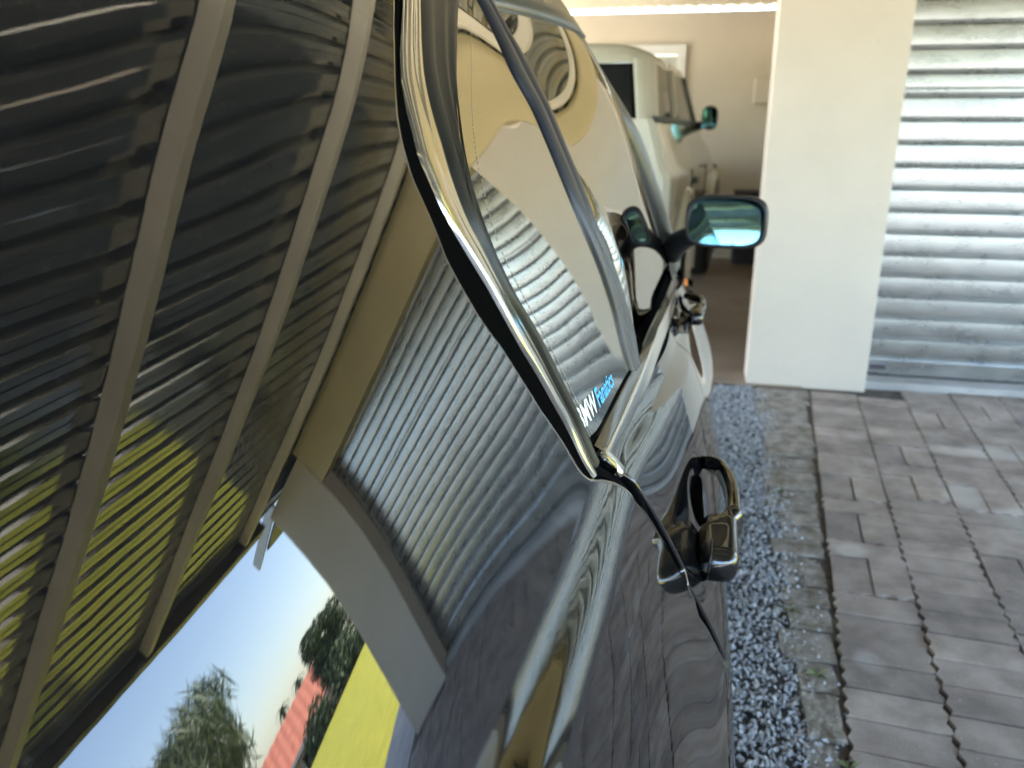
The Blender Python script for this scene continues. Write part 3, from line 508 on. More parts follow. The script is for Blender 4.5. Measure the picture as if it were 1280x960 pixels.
# black strip and polished trim up the pillar
n_ = 120
cp('pillar_strip', MB().grid(ribbon(STRIP_L + np.array([-.0022, .0012, 0]), CHR_L + np.array([-.0008, .001, 0]), [(-.05, -.006), (0, -.0012), (.12, .0002), (.45, .001), (.8, -.0005), (1., -.003), (1.1, -.008)], n_)), M['rubber'])
cp('pillar_trim', MB().grid(ribbon(CHR_L, CHR_R, [(-.02, -.006), (0, -.0006), (.03, .0008), (.09, .0014), (.2, .0016), (.34, .0014), (.46, .0009), (.52, .0004), (.60, .0007), (.76, .0009), (.90, .0003), (.97, -.0008), (1., -.004), (1.0, -.009)], n_, [(-.02, -.006), (0, -.0006), (.03, .0010), (.09, .0016), (.2, .0015), (.34, .0008), (.46, .0000), (.52, -.0008), (.60, -.0010), (.76, -.0020), (.90, -.0034), (.97, -.0044), (1., -.006), (1.0, -.009)])), M['chrome'])
cp('window_seal', MB().grid(ribbon(CHR_R, GLS_L, [(-.04, -.004), (.04, .0), (.16, .0022), (.26, .0004), (.34, -.0012), (.50, .0016), (.62, .0014), (.70, -.0012), (.80, .0012), (.92, .0016), (1., .0002), (1.04, -.004)], n_)), M['seal'])
# glass
ztop = 1.575; zr = np.linspace(.965, ztop, 90)
yA = at(GLS_L, 1, zr, 2) - .006; yB = at(BP_R, 1, zr, 2); yB = np.where(zr < 1.05, 1.25, yB); yA = np.minimum(yA, yB - .02)
u = np.linspace(0, 1, 60); yB = at(BP_L, 1, zr, 2) + .35 * np.maximum(at(BP_R, 1, zr, 2) - at(BP_L, 1, zr, 2), .02); Yg = yA[:, None] + (yB - yA)[:, None] * u; Zg = np.maximum(zr[:, None] + 0 * Yg, zb(Yg) - .006)
rg = cp('rear_door_glass', MB().grid(np.stack([G(Yg, Zg), Yg, Zg], -1)), M['glass'])
zr = np.linspace(.88, ztop, 100); bl = at(BP_L, 1, zr, 2); bl = np.where(zr < 1.06, np.minimum(1.17, bl), bl); yR = at(RAIL_I, 1, zr, 2) + .02; yR = np.maximum(yR, bl + .02)
bc = bl + .5 * np.maximum(at(BP_R, 1, zr, 2) - bl, .02); Yg = bc[:, None] + (yR - bc)[:, None] * u; Zg = np.maximum(zr[:, None] + 0 * Yg, zb(Yg) - .022)
bl_ = smooth_((Yg - bc[:, None]) / .09); xg = (G(Yg, Zg) - .003) * (1 - bl_) + GF(Yg, Zg) * bl_
# bring the outer part of the pane to the pillar line
xr_ = np.interp(zr, RAIL_I[::-1, 2], RAIL_I[::-1, 0]); dx = (xr_ - GF(at(RAIL_I, 1, zr, 2), zr)); xg = xg + dx[:, None] * smooth_((u[None, :] - .6) / .4)
xc_ = np.interp(Yg, MM0[:, 1], MM0[:, 0]) - .003 - .30 * (Zg - zb(Yg)); xg = np.where(Zg < zb(Yg) + .12, np.minimum(xg, xc_ + .03 * smooth_((Zg - zb(Yg) - .03) / .09)), xg)
fg = cp('front_door_glass', MB().grid(np.stack([xg, Yg, Zg], -1)), M['glass'])
for a, b, nm in ((.70, 1.25, 'rear_door_glass'), (1.25, 2.35, 'front_door_glass')):
    Yl, Zl_ = np.meshgrid(np.linspace(a, b, 16), np.linspace(.95, 1.52, 14)); Yl = Yl + (Zl_ - .95) * (-.0 if b < 2 else -1.1) * (Yl - a) / (b - a); cp(nm, MB().grid(mir(np.stack([prof_(Zl_) - .012, Yl, Zl_], -1))), M['glass'])
# middle pillar cover
bpl = BP_L.copy(); bpr = BP_R + np.array([.004, 0, 0]); bpl = bpl + np.array([.003, 0, 0]); bpl = np.vstack([bpl, bpl[-1] + (bpl[-1] - bpl[-2]) * .55]); bpr = np.vstack([bpr, bpr[-1] + (bpr[-1] - bpr[-2]) * .9]); bpr = interp_poly(bpl, 40) * .22 + interp_poly(bpr, 40) * .78
cp('centre_pillar', MB().grid(ribbon(bpl, bpr, [(-.02, -.006), (0, .0), (.05, .0022), (.25, .0034), (.42, .0036), (.48, .0010), (.52, .0010), (.58, .0036), (.78, .0032), (.95, .002), (1, 0.), (1.02, -.006)], 80)), M['pillar_satin'])
# roof rail and front pillar
cp('front_pillar', MB().grid(ribbon(RAIL_I, RAIL_O, [(-.10, -.008), (-.03, .0), (.04, .003), (.14, .0035), (.19, -.001), (.23, -.001), (.28, .003), (.5, .0055), (.75, .006), (.92, .003), (1., -.001), (1.06, -.012), (1.08, -.04)], 90)), M['rail'])
# waist mouldings
yb_ = np.linspace(.862, 2.44, 70)
def G2(y, z): return np.minimum(G(y, z), S(y, z) + .004)
def belt(d0, d1, o0, o1, prof2, name, mt, y0=.862, y1=2.44, z0f=None):
    y_ = np.linspace(y0, y1, 90); a = np.stack([S(y_, zb(y_)) + o0, y_, zb(y_) + d0], 1); b = np.stack([S(y_, zb(y_) + d1) + o1, y_, zb(y_) + d1], 1)
    Pb = np.stack([a + (b - a) * s_ + np.array([.6, 0, .8]) * h_ for s_, h_ in prof2], 1)
    return cp(name, MB().grid(Pb), mt)
OUT = np.array([.0015, 0, 0])
def ext(P, k=.35):   # let a moulding run on past its last measured point
    return np.vstack([P, P[-1] + (P[-1] - P[-2]) * k])
cp('waist_seal', MB().grid(ribbon(ext(BLK) + OUT, ext(MM0) + OUT, [(-.1, -.012), (0, -.001), (.1, .0008), (.5, .0012), (.95, .0004), (1.02, -.004)], 90)), M['rubber'])
cp('waist_moulding', MB().grid(ribbon(ext(MM0) + OUT * 1.5, ext(M1) + OUT * 1.5, [(-.02, -.004), (0, .0004), (.08, .0010), (.5, .0016), (.92, .0016), (1, .0010)], 90)), M['moulding'])
cp('waist_trim', MB().grid(ribbon(ext(M1) + OUT * 1.5, ext(M2) + OUT, [(0, .0012), (.04, .0022), (.12, .0026), (.3, .0022), (.6, .0008), (.9, -.0010), (1, -.002), (1., -.008)], 90)), M['chrome'])
# polished end cap of the waist trim
b = MB(); pts = []
ey = .862
for y_, sc in ((ey - .013, .5), (ey - .011, .9), (ey - .006, 1.), (ey + .006, 1.04), (ey + .007, .9)):
    a = np.array([S(ey, zb(ey)) - .001, y_, zb(ey) + .002]); c = np.array([S(ey, zb(ey) - .024) + .0035, y_, zb(ey) - .0245]); mid = (a + c) / 2; w2 = (c - a) / 2 * sc; nn = np.array([.75, 0, .66])
    pts.append([mid - w2 - nn * .003, mid - w2 + nn * .003 * sc, mid - w2 * .7 + nn * .0030 * sc, mid + nn * .0036 * sc, mid + w2 * .75 + nn * .0028 * sc, mid + w2 + nn * .0, mid + w2 - nn * .005])
cp('trim_end_cap', b.grid(np.array(pts)), M['chrome'])
# sticker along the lower edge of the rear glass
def sticker(txt, u0, u1, mt, font_shear=0.):
    cu = bpy.data.curves.new('t', 'FONT'); cu.body = txt; cu.size = 1.; cu.shear = font_shear; cu.resolution_u = 3; cu.offset = .022; o = bpy.data.objects.new('t', cu); COL.objects.link(o)
    dg = bpy.context.evaluated_depsgraph_get(); me = bpy.data.meshes.new_from_object(o.evaluated_get(dg)); bpy.data.objects.remove(o)
    bm = bmesh.new(); bm.from_mesh(me); bmesh.ops.triangulate(bm, faces=bm.faces); xs = [v.co.x for v in bm.verts]; ys = [v.co.y for v in bm.verts]; x0, x1 = min(xs), max(xs)
    for v in bm.verts:
        s_ = u0 + (u1 - u0) * (v.co.x - x0) / (x1 - x0); t_ = v.co.y / .72
        q = (STICK[0] * (1 - s_) + STICK[1] * s_) * (1 - t_) + (STICK[2] * (1 - s_) + STICK[3] * s_) * t_
        v.co = (float(G(q[1], q[2])) + .0009, q[1], q[2])
    bm.to_mesh(me); bm.free(); s_ = link('sticker', me, mt, rg); me.transform(CINV); me.materials.clear(); me.materials.append(mt); return s_
sticker('BMW', -.01, .43, M['sticker_w'], .15); sticker('Fanatics', .45, 1.0, M['sticker_b'], .1)
# dashed edge of the window film
fp = interp_poly(FILM, 400); b = MB(); acc = 0.
for i in range(0, 396, 4):
    a = fp[i]; c = fp[i + 2] if i < 260 else fp[i + 3]
    wy = .0009
    for (yy0, zz0, yy1, zz1) in ((a[1], a[2], c[1], c[2]),):
        q = [(yy0 - wy, zz0), (yy0 + wy, zz0), (yy1 + wy, zz1), (yy1 - wy, zz1)]; b.add([(float(G(y_, z_)) + .0007, y_, z_) for y_, z_ in q], [(0, 1, 2, 3)])
cp('film_edge', b, mat('film_edge', (.26, .25, .20), .4), rg, smooth=False)

# door handles: fixed rear cap, pull bar, gasket and painted recess shade
def sweep(path, n=20, ex=.75):
    P = []
    for (y_, x_, z_, rx, rz) in path:
        P.append([(x_ + rx * math.copysign(abs(math.cos(a)) ** ex, math.cos(a)), y_, z_ + rz * math.copysign(abs(math.sin(a)) ** ex, math.sin(a))) for a in np.linspace(0, 2 * math.pi, n + 1)])
    return np.array(P)
def capped(P):
    c0 = P[0].mean(0); c1 = P[-1].mean(0); return np.concatenate([np.repeat(c0[None, None], P.shape[1], 1), P, np.repeat(c1[None, None], P.shape[1], 1)], 0)
def handle(door, oy, z0, k=1.):
    zc0 = z0; xs = float(S(oy + .02, zc0)); xf = float(S(oy + .36, zc0))
    def pz(y_): return zc0 + .022 * (y_ - oy) / .29
    q = .80; bar = [(oy - .001, xs + .030 * q, pz(oy), .005, .005), (oy + .002, xs + .030 * q, pz(oy), .0155, .015), (oy + .008, xs + .030 * q, pz(oy), .0245, .0215), (oy + .022, xs + .030 * q, pz(oy), .0280, .0250), (oy + .085, xs + .0305 * q, pz(oy), .0285, .0254), (oy + .106, xs + .034 * q, pz(oy + .10), .0255, .0250), (oy + .115, xs + .045 * q, pz(oy + .07), .0160, .0244), (oy + .124, xs + .0545 * q, pz(oy + .12), .0160, .0240), (oy + .142, xs + .0580 * q, pz(oy + .14), .0125, .0230), (oy + .175, xs + .0595 * q, pz(oy + .17), .0110, .0215), (oy + .215, xs + .0585 * q, pz(oy + .21), .0108, .0205), (oy + .255, xs + .0530 * q, pz(oy + .25), .0105, .019), (oy + .285, xs + .043 * q, pz(oy + .28), .0080, .0175), (oy + .305, xf + .022, pz(oy + .30), .0085, .0155), (oy + .318, xf + .008, pz(oy + .31), .008, .014), (oy + .324, xf - .006, pz(oy + .31), .007, .011)]
    bar = [(oy + (y_ - oy) * k, xs + (x_ - xs) * k, pz(oy) + (z_ - pz(oy)) * k, rx_ * k, rz_ * k) for (y_, x_, z_, rx_, rz_) in bar]
    h = cp('door_handle', MB().grid(capped(sweep(bar, 28, .7))), M['paint'], door)
    gk = []
    for a_ in np.linspace(-.5 * math.pi, .62 * math.pi, 15): gk.append((oy + (.028 - .0305 * math.cos(a_)) * k, xs + (.0120 + .002 * math.sin(a_)) * k, pz(oy) + k * .0262 * math.sin(a_) * (1 if abs(a_) < 1.2 else 1)))
    b = MB(); b.tube([(x_, y_, z_) for (y_, x_, z_) in gk], .0019, 8); cp('gasket', b, M['seal'], h)
    # matte black patch laid on the door skin, painting in the recess shade
    b = MB(); P = []
    for r in np.linspace(0, 1, 7):
        row = []
        for a in np.linspace(0, 2 * math.pi, 25):
            y_ = oy + (.205 + .075 * r * math.cos(a)) * k; z_ = zc0 + .010 + k * (.027 - .006 * math.cos(a)) * r * math.sin(a); row.append((float(S(y_, z_)) + .0012, y_, z_))
        P.append(row)
    b.grid(np.array(P)); cp('recess_shade', b, M['rubber'], h)
    return h
handle(rear_door, 1.020, .774)
handle(front_door, 2.30, .835, .78)

# wing mirror
mc = Vector((.062, 2.26, 1.104)); 
P = []
for u_ in np.linspace(0, 1, 14):
    d_ = .018 + .085 * u_; sc = max(.02, (1 - u_ ** 2.4)) ** .5 if u_ > 0 else 1.
    P.append([(mc.x + .105 * sc * math.copysign(abs(math.cos(a)) ** .5, math.cos(a)), mc.y + d_, mc.z + .002 + .0685 * sc * math.copysign(abs(math.sin(a)) ** .55, math.sin(a))) for a in np.linspace(0, 2 * math.pi, 41)])
def turn(P):   # the whole mirror is set a little outwards
    Q = np.array(P, float) - np.array(mc); a_ = R_(-11); q_ = Q.copy(); q_[..., 0] = Q[..., 0] * math.cos(a_) - Q[..., 1] * math.sin(a_); q_[..., 1] = Q[..., 0] * math.sin(a_) + Q[..., 1] * math.cos(a_); return q_ + np.array(mc)
hous = turn(P)
rim_ = [[(mc.x + .105 * s_ * math.copysign(abs(math.cos(a)) ** .5, math.cos(a)), mc.y + d_, mc.z + .002 + .0685 * s2 * math.copysign(abs(math.sin(a)) ** .55, math.sin(a))) for a in np.linspace(0, 2 * math.pi, 41)] for d_, s_, s2 in ((.018, .88, .84), (.006, .89, .85), (.0, .95, .93), (.004, 1., 1.), (.018, 1.004, 1.004))]
wm = cp('wing_mirror', MB().grid(hous), M['paint']); fix_normals(wm)
fix_normals(cp('mirror_rim', MB().grid(turn(rim_)), M['black_plastic'], wm))
P = []
for r in np.linspace(0, 1, 9):
    row = []
    for a in np.linspace(0, 2 * math.pi, 41):
        dx_ = .0945 * r * math.copysign(abs(math.cos(a)) ** .5, math.cos(a)); dz_ = .0585 * r * math.copysign(abs(math.sin(a)) ** .55, math.sin(a))
        # convex, turned outwards and tipped up
        row.append((mc.x + dx_, mc.y + .006 + math.tan(R_(7)) * dx_ + dz_ * math.tan(R_(13)) + (dx_ * dx_ + dz_ * dz_) / (2 * .55), mc.z + .002 + dz_))
    P.append(row)
cp('mirror_glass', MB().grid(turn(P)), M['mirror'], wm)
arm = MB(); arm.tube([(-.085, 2.44, 1.0), (-.065, 2.42, 1.025), (-.03, 2.37, 1.055), (.01, 2.33, 1.075)], [.040, .034, .030, .030], 12); cp('mirror_arm', arm, M['black_plastic'], wm)
tri = MB().grid(np.array([[(float(GF(y_, z_)) + .003, y_, z_) for y_, z_ in ((2.34, .930), (2.40, .928), (2.455, .925))], [(float(GF(y_, z_)) + .005, y_, z_) for y_, z_ in ((2.35, .98), (2.38, .98), (2.42, .985))], [(float(GF(y_, z_)) + .003, y_, z_) for y_, z_ in ((2.355, 1.04), (2.37, 1.045), (2.385, 1.05))]])); cp('mirror_base', tri, M['rubber'], wm)
# left wing mirror, simpler
wl_ = cp('wing_mirror', MB().grid(mir(hous), flip=True), M['paint']); cp('mirror_glass', MB().grid(mir(np.array(P))), M['mirror'], wl_)
cp('side_repeater', MB().grid(sweep([(2.86, float(S(2.88, .835)), .835, .002, .002), (2.865, float(S(2.88, .835)), .835, .006, .012), (2.90, float(S(2.9, .835)), .835, .007, .014), (2.935, float(S(2.93, .835)), .835, .006, .012), (2.94, float(S(2.93, .835)), .835, .002, .002)])), M['orange'], front_fender)

# the rest of the shell: roof, screens, bonnet, boot, bumpers, wheels, cabin
def loft(y0, y1, zr0, zr1, xr0, xr1, crown, ny=14, nx=18, name='roof', mt=None, zc=None):
    P = []
    for t in np.linspace(0, 1, ny):
        y_ = y0 + (y1 - y0) * t; zz = zr0 + (zr1 - zr0) * t + (zc * 4 * t * (1 - t) if zc else 0); xr = xr0 + (xr1 - xr0) * t
        P.append([(xr + (2 * XM - 2 * xr) * s_, y_, zz + crown * (1 - (2 * s_ - 1) ** 4)) for s_ in np.linspace(0, 1, nx)])
    return cp(name, MB().grid(np.array(P)), mt or M['paint'])
xr15 = float(S(.8, 1.565))
P = []
for y_ in np.linspace(.30, 1.86, 24):
    zz = 1.562 + .036 * (y_ - .3) / 1.56; xr = float(np.interp(y_, [.3, .7, .95, 1.4, 1.86], [S(.3, 1.565), S(.7, 1.565), min(S(.95, 1.565), G(.95, 1.565)), GF(1.4, 1.575), GF(1.8, 1.59)])) - .004
    P.append([(xr + (2 * XM - 2 * xr) * s_, y_, zz + .05 * (1 - (2 * s_ - 1) ** 4)) for s_ in np.linspace(0, 1, 20)])
cp('roof', MB().grid(np.array(P)), M['paint'])
P = []
for y_ in np.linspace(.80, 1.86, 40):     # header above the side windows
    zt_ = 1.562 + .036 * (y_ - .3) / 1.56; g_ = (lambda z: min(float(S(y_, z)), float(G(y_, z))) if y_ < 1.1 else float(G(y_, z)) * (1 - smooth_((y_ - 1.1) / .3)) + float(GF(y_, z)) * smooth_((y_ - 1.1) / .3))
    P.append([(g_(1.515) - .004, y_, 1.515), (g_(1.518) + .006, y_, 1.518), (g_(1.545) + .008, y_, 1.545), (float(np.interp(y_, [.7, .95, 1.4, 1.86], [S(.7, 1.565), min(S(.95, 1.565), G(.95, 1.565)), GF(1.4, 1.575), GF(1.8, 1.59)])) + .002, y_, zt_)])
cp('window_header', MB().grid(np.array(P)), M['rail']); XRF = float(GF(1.8, 1.59)) - .004
loft(1.86, 2.52, 1.598, .955, XRF, -.115, .05, name='windscreen', mt=M['glass'])
loft(-.62, .30, 1.075, 1.560, -.20, xr15 + .008, .05, name='rear_screen', mt=M['glass'])
loft(-1.24, -.62, 1.035, 1.075, -.235, -.20, .03, name='boot_lid')
loft(2.52, 3.66, .945, .77, -.115, -.205, .045, name='bonnet', zc=.03)
def bumper(y0, y1, name):
    P = []
    for z_, k in ((.22, .92), (.35, .99), (.52, 1.), (.64, .96), (.72, .80)):
        P.append([(XM + .785 * math.sin(a), y0 + (y1 - y0) * k * math.cos(a) ** .6, z_) for a in np.linspace(-math.pi / 2, math.pi / 2, 25)])
    cp(name, MB().grid(np.array(P)), M['paint'])
bumper(3.60, 3.88, 'front_bumper'); bumper(-1.15, -1.42, 'rear_bumper')
MBx = MB(); MBx.box(XM - .80, XM + .80, -1.2, 3.6, .20, .26); cp('underbody', MBx, M['black_plastic'], smooth=False)
for wy in (YWR, YWF):
    for sx in (0, 1):
        xo = .045 if sx == 0 else 2 * XM - .045; s_ = 1 if sx == 0 else -1
        wb = MB(); wb.lathe([(-.20 * s_, .20), (-.20 * s_, .28), (-.17 * s_, .315), (-.03 * s_, .315), (-.0, .29), (.0, .22)], 32, 'x', (xo, wy, .315)); wo = fix_normals(cp('wheel', wb, M['tyre']))
        rb = MB(); rb.lathe([(-.03 * s_, 0), (-.02 * s_, .05), (-.05 * s_, .07)], 20, 'x', (xo, wy, .315)); rb.lathe([(-.05 * s_, .19), (-.01 * s_, .205), (-.0 * s_, .222)], 32, 'x', (xo, wy, .315))
        for k in range(10):
            a = k * math.pi / 5; rb.tube([(xo - .03 * s_, wy + .05 * math.cos(a), .315 + .05 * math.sin(a)), (xo - .02 * s_, wy + .2 * math.cos(a), .315 + .2 * math.sin(a))], .013, 6)
        cp('rim', rb, M['rim'], wo); MBd = MB().lathe([(-.10 * s_, 0), (-.10 * s_, .21)], 20, 'x', (xo, wy, .315)); cp('hub', MBd, M['black_plastic'], wo)
for sx in (-.35, .35):
    for sy, z0 in ((1.45, .35), (.55, .38)):
        sb = MB(); sb.box(XM + sx - .24, XM + sx + .24, sy, sy + .5, z0, z0 + .2); st = bevel(cp('seat', sb, M['seat'], smooth=False), .05, 3)
        bb = MB(); bb.add([(XM + sx - .23, sy - .02, z0 + .15), (XM + sx + .23, sy - .02, z0 + .15), (XM + sx + .23, sy + .12, z0 + .15), (XM + sx - .23, sy + .12, z0 + .15), (XM + sx - .20, sy - .20, z0 + .70), (XM + sx + .20, sy - .20, z0 + .70), (XM + sx + .20, sy - .08, z0 + .70), (XM + sx - .20, sy - .08, z0 + .70)], [(0, 3, 2, 1), (4, 5, 6, 7), (0, 1, 5, 4), (1, 2, 6, 5), (2, 3, 7, 6), (3, 0, 4, 7)]); bevel(cp('backrest', bb, M['seat'], st, False), .04, 3)
        bevel(cp('headrest', MB().box(XM + sx - .13, XM + sx + .13, sy - .23, sy - .13, z0 + .74, z0 + .90), M['seat'], st, False), .04, 3)
cp('dashboard', MB().box(XM - .66, XM + .66, 2.1, 2.5, .62, .92), M['black_plastic'], smooth=False)
wb = MB().lathe([(0, .17), (.012, .185), (0, .20), (-.012, .185), (0, .17)], 24, 'y', (XM + .35, 1.98, .88)); cp('steering_wheel', wb, M['black_plastic'])
cp('cabin_floor', MB().box(XM - .72, XM + .72, -.5, 2.5, .265, .30), M['seat'], smooth=False)

# ------------------------------------------------------------------ garden seen in the car's paint
def leaves(cx, cy, cz, rx, ry, rz, n, size, mt, parent, name='crown', clumps=14, droop=0., seed=0, thin=.35):
    rs = np.random.RandomState(seed); b = MB(); cs = []
    for i in range(clumps):
        d = rs.normal(size=3); d /= np.linalg.norm(d); r = rs.uniform(.35, .95); cs.append((np.array([d[0] * rx * r, d[1] * ry * r, d[2] * rz * r]), rs.uniform(.22, .45)))
    for i in range(n):
        c, cr = cs[rs.randint(clumps)]; d = rs.normal(size=3); d /= np.linalg.norm(d); p = c + d * np.array([rx, ry, rz]) * cr * rs.uniform(.6, 1.) 
        a = rs.normal(size=3); a /= np.linalg.norm(a); a[2] -= droop; q = np.cross(a, rs.normal(size=3)); q /= np.linalg.norm(q) + 1e-6; s_ = size * rs.uniform(.6, 1.3)
        p = p + np.array([cx, cy, cz]); b.add([p - a * s_, p + q * s_ * thin, p + a * s_, p - q * s_ * thin], [(0, 1, 2, 3)])
    return b.build(name, mt, parent)
def tree(name, label, cat, x, y, h, w_, mt, n, size, seed, trunk=.35, droop=0., group=None, base=-1.4, thin=.35):
    t = empty(name, (x, y, base)); tag(t, label, cat, group)
    b = MB(); th = h * trunk; b.tube([(0, 0, 0), (.03, .02, th * .6), (.05, 0, th), (.0, .05, h * .75)], [w_ * .045, w_ * .035, w_ * .028, w_ * .01], 8)
    rs = np.random.RandomState(seed + 5)
    for k in range(6):
        a = rs.uniform(0, 6.28); l = w_ * rs.uniform(.25, .42); z0 = th * rs.uniform(.7, 1.1); b.tube([(0, 0, z0), (math.cos(a) * l * .5, math.sin(a) * l * .5, z0 + h * .15), (math.cos(a) * l, math.sin(a) * l, z0 + h * .33)], [w_ * .02, w_ * .014, w_ * .005], 6)
    b.build('trunk', M['bark'], t)
    leaves(0, 0, h * (trunk + 1) / 2 * .98, w_ / 2, w_ / 2, h * (1 - trunk) / 2, n, size, mt, t, seed=seed, droop=droop, clumps=26, thin=thin)
    return t
def pol(az, d): return d * math.sin(R_(az)), d * math.cos(R_(az))
x, y = pol(44.6, 26.5); tree('round_tree', 'dense round green tree at the far end of the sunny lawn', 'tree', x, y, 4.25, 2.7, M['leaf_dark'], 16000, .075, 3, .52)
x, y = pol(57.6, 11); tree('feathery_tree', 'near feathery pale green tree beside the sunny lawn', 'tree', x, y, 3.3, 2.7, M['leaf_pale'], 13000, .13, 4, .25, -1.1, base=-.03, thin=.09)
def palm(az, d, h, label):
    x, y = pol(az, d); t = empty('palm_tree', (x, y, -1.4)); tag(t, label, 'palm tree', 'palms behind the red roofed house')
    MB().tube([(0, 0, 0), (.1, 0, h * .5), (.05, 0, h)], [.16, .12, .10], 8).build('trunk', M['bark'], t)
    b = MB()
    for k in range(22):
        a = k * 2.4; el = .9 - 1.5 * (k / 22.); L_ = .75; prev = Vector((.05, 0, h)); d_ = Vector((math.cos(a), math.sin(a), 0)); side = Vector((-math.sin(a), math.cos(a), 0)) * .09
        for q in range(4):
            e = el - q * .42; nx = prev + (d_ * math.cos(e) + Vector((0, 0, 1)) * math.sin(e)) * L_ / 4; s1_ = side * (1 - q * .12); s2_ = side * (1 - (q + 1) * .24)
            b.add([prev - s1_, prev + s1_, nx + s2_, nx - s2_], [(0, 1, 2, 3)]); prev = nx
    b.build('crown', M['leaf_dark'], t)
palm(48.3, 40, 3.75, 'taller palm standing close to the round green tree'); palm(50.2, 40, 3.85, 'palm standing behind the middle of the red tiled roof')
# house with a red tiled roof
hx, hy = pol(51.2, 29); hs_ = empty('bungalow', (hx, hy, -1.4), R_(-51.)); tag(hs_, 'low bungalow with a red tiled roof across the lawn', 'house')
b = MB(); b.box(-2.6, 6.5, 0, 6, 0, 2.0); b.build('wall', M['wall'], hs_)
b = MB(); nx_ = 24
for s_ in (-1, 1):
    P = []
    for i in range(nx_ * 2 + 1):
        xx = -2.9 + i * (9.8 / (nx_ * 2)); dz = .035 * (i % 2); P.append([(xx, 3 + s_ * 3.5, 1.95 + dz), (xx, 3, 3.25 + dz)])
    b.grid(P, flip=s_ > 0)
for xe in (-2.6, 6.5): b.add([(xe, .02, 2.0), (xe, 5.98, 2.0), (xe, 3, 3.15)], [(0, 1, 2)])
rfh = b.build('roof', M['tile'], hs_)
MB().box(-2.9, 6.8, -.56, -.50, 1.85, 1.99).build('fascia', M['white'], hs_)
for xx in (-1.2, 1.2, 3.6):
    fo = MB().box(xx, xx + 1.1, -.04, .02, 1.0, 1.75).build('window', M['white'], hs_); MB().box(xx + .07, xx + 1.03, -.05, -.041, 1.07, 1.68).build('pane', M['dark_glass'], fo)
# dark hedge along the far side of the lawn
for i, (az, d, wd, h) in enumerate(((42, 25.4, 3, 2.6), (45.0, 25.4, 2.6, 2.55), (48.0, 25.4, 2.4, 2.3))):
    x, y = pol(az, d); t = empty('shrub', (x, y, -1.4)); tag(t, ['dark shrub behind the round green tree', 'dark shrub right under the round green tree', 'dark shrub in front of the red roofed house'][i], 'shrub', 'shrubs along the far edge of the lawn')
    b = MB()
    for k in range(5): b.tube([(0, 0, 0), (math.cos(k * 1.3) * wd * .2, math.sin(k * 1.3) * wd * .2, h * .6)], [.05, .02], 5)
    b.build('stem', M['bark'], t); leaves(0, 0, h * .5, wd / 2, wd / 2.4, h * .5, 3500, .11, M['leaf_dark'], t, seed=20 + i, clumps=30)
o = leaves(0, -54, 3.6, 62, 4, 3.9, 9000, .8, M['leaf'], None, 'sky_blocking_trees', 90, seed=77); tag(o, kind='stuff')  # unseen trees added to block low sky from the slat reflections

# ------------------------------------------------------------------ beige four wheel drive inside the carport
sv = empty('parked_suv', (-1.01, 5.0, 0), R_(-4.6)); tag(sv, 'beige four wheel drive with black side mirrors parked inside the carport', 'car')
HW = .90
def sp(y0, y1, pr, n=2):  # loft right-half profile mirrored
    pass
secz = [(.55, .78), (.60, .82), (.85, .835), (1.05, .835), (1.09, .828), (1.13, .80), (1.36, .735), (1.40, .715)]
b = MB(); P = []
for yy, sx, top in ((0, .94, 1.40), (.04, .985, 1.40), (.2, 1, 1.40), (2.6, 1.005, 1.40), (2.75, 1.0, 1.32), (3.9, .98, 1.22), (4.15, .93, 1.12), (4.2, .88, 1.05)):
    row = []
    f_ = (top - .55) / .85
    for z, x in secz: row.append((x * sx, yy, .55 + (z - .55) * f_))
    row = row + [(x * -1, q, z) for (x, q, z) in row[::-1]]; P.append(row)
b.grid(P); n = len(P[0]); b.f.append(tuple(range(n))); b.f.append(tuple((len(P) - 1) * n + j for j in range(n))[::-1])
body = fix_normals(sm(b.build('body', M['beige_paint'], sv))); body.data.set_sharp_from_angle(angle=R_(28))
b = MB(); P = []      # cabin shell: glass band with pillars added on top
def cab(z): 
    t = (z - 1.40) / .42; return .69 - .06 * t, .03 + .10 * t, 2.75 - .75 * t
for z in (1.395, 1.5, 1.62, 1.72):
    xw, y0, y1 = cab(z); P.append([(xw, y0 + .14, z), (xw, y1, z), (-xw, y1, z), (-xw, y0 + .14, z), (-xw + .10, y0, z), (xw - .10, y0, z)])
b.grid(np.array(P).transpose(1, 0, 2), closeu=True); fix_normals(b.build('cab_glass', M['dark_glass'], sv))
b = MB(); P = []
for t_, z in ((1., 1.70), (1.0, 1.73), (.97, 1.775), (.85, 1.805), (.5, 1.82), (0, 1.825)):
    xw, y0, y1 = cab(1.72); P.append([(xw * t_ * q[0], (y0 + y1) / 2 + (q[1] - .5) * (y1 - y0 + .06) * (t_ * .25 + .75), z) for q in ((1, .09), (1, .9), (.9, 1), (0, 1), (-.9, 1), (-1, .9), (-1, .09), (-.85, 0), (0, -.01), (.85, 0))])
b.grid(np.array(P).transpose(1, 0, 2), closeu=True); sm(fix_normals(b.build('roof', M['beige_paint'], sv)))
def cpt(z, y, side=1, o=.012):
    xw, y0, y1 = cab(z); return (side * (xw + o), y, z)
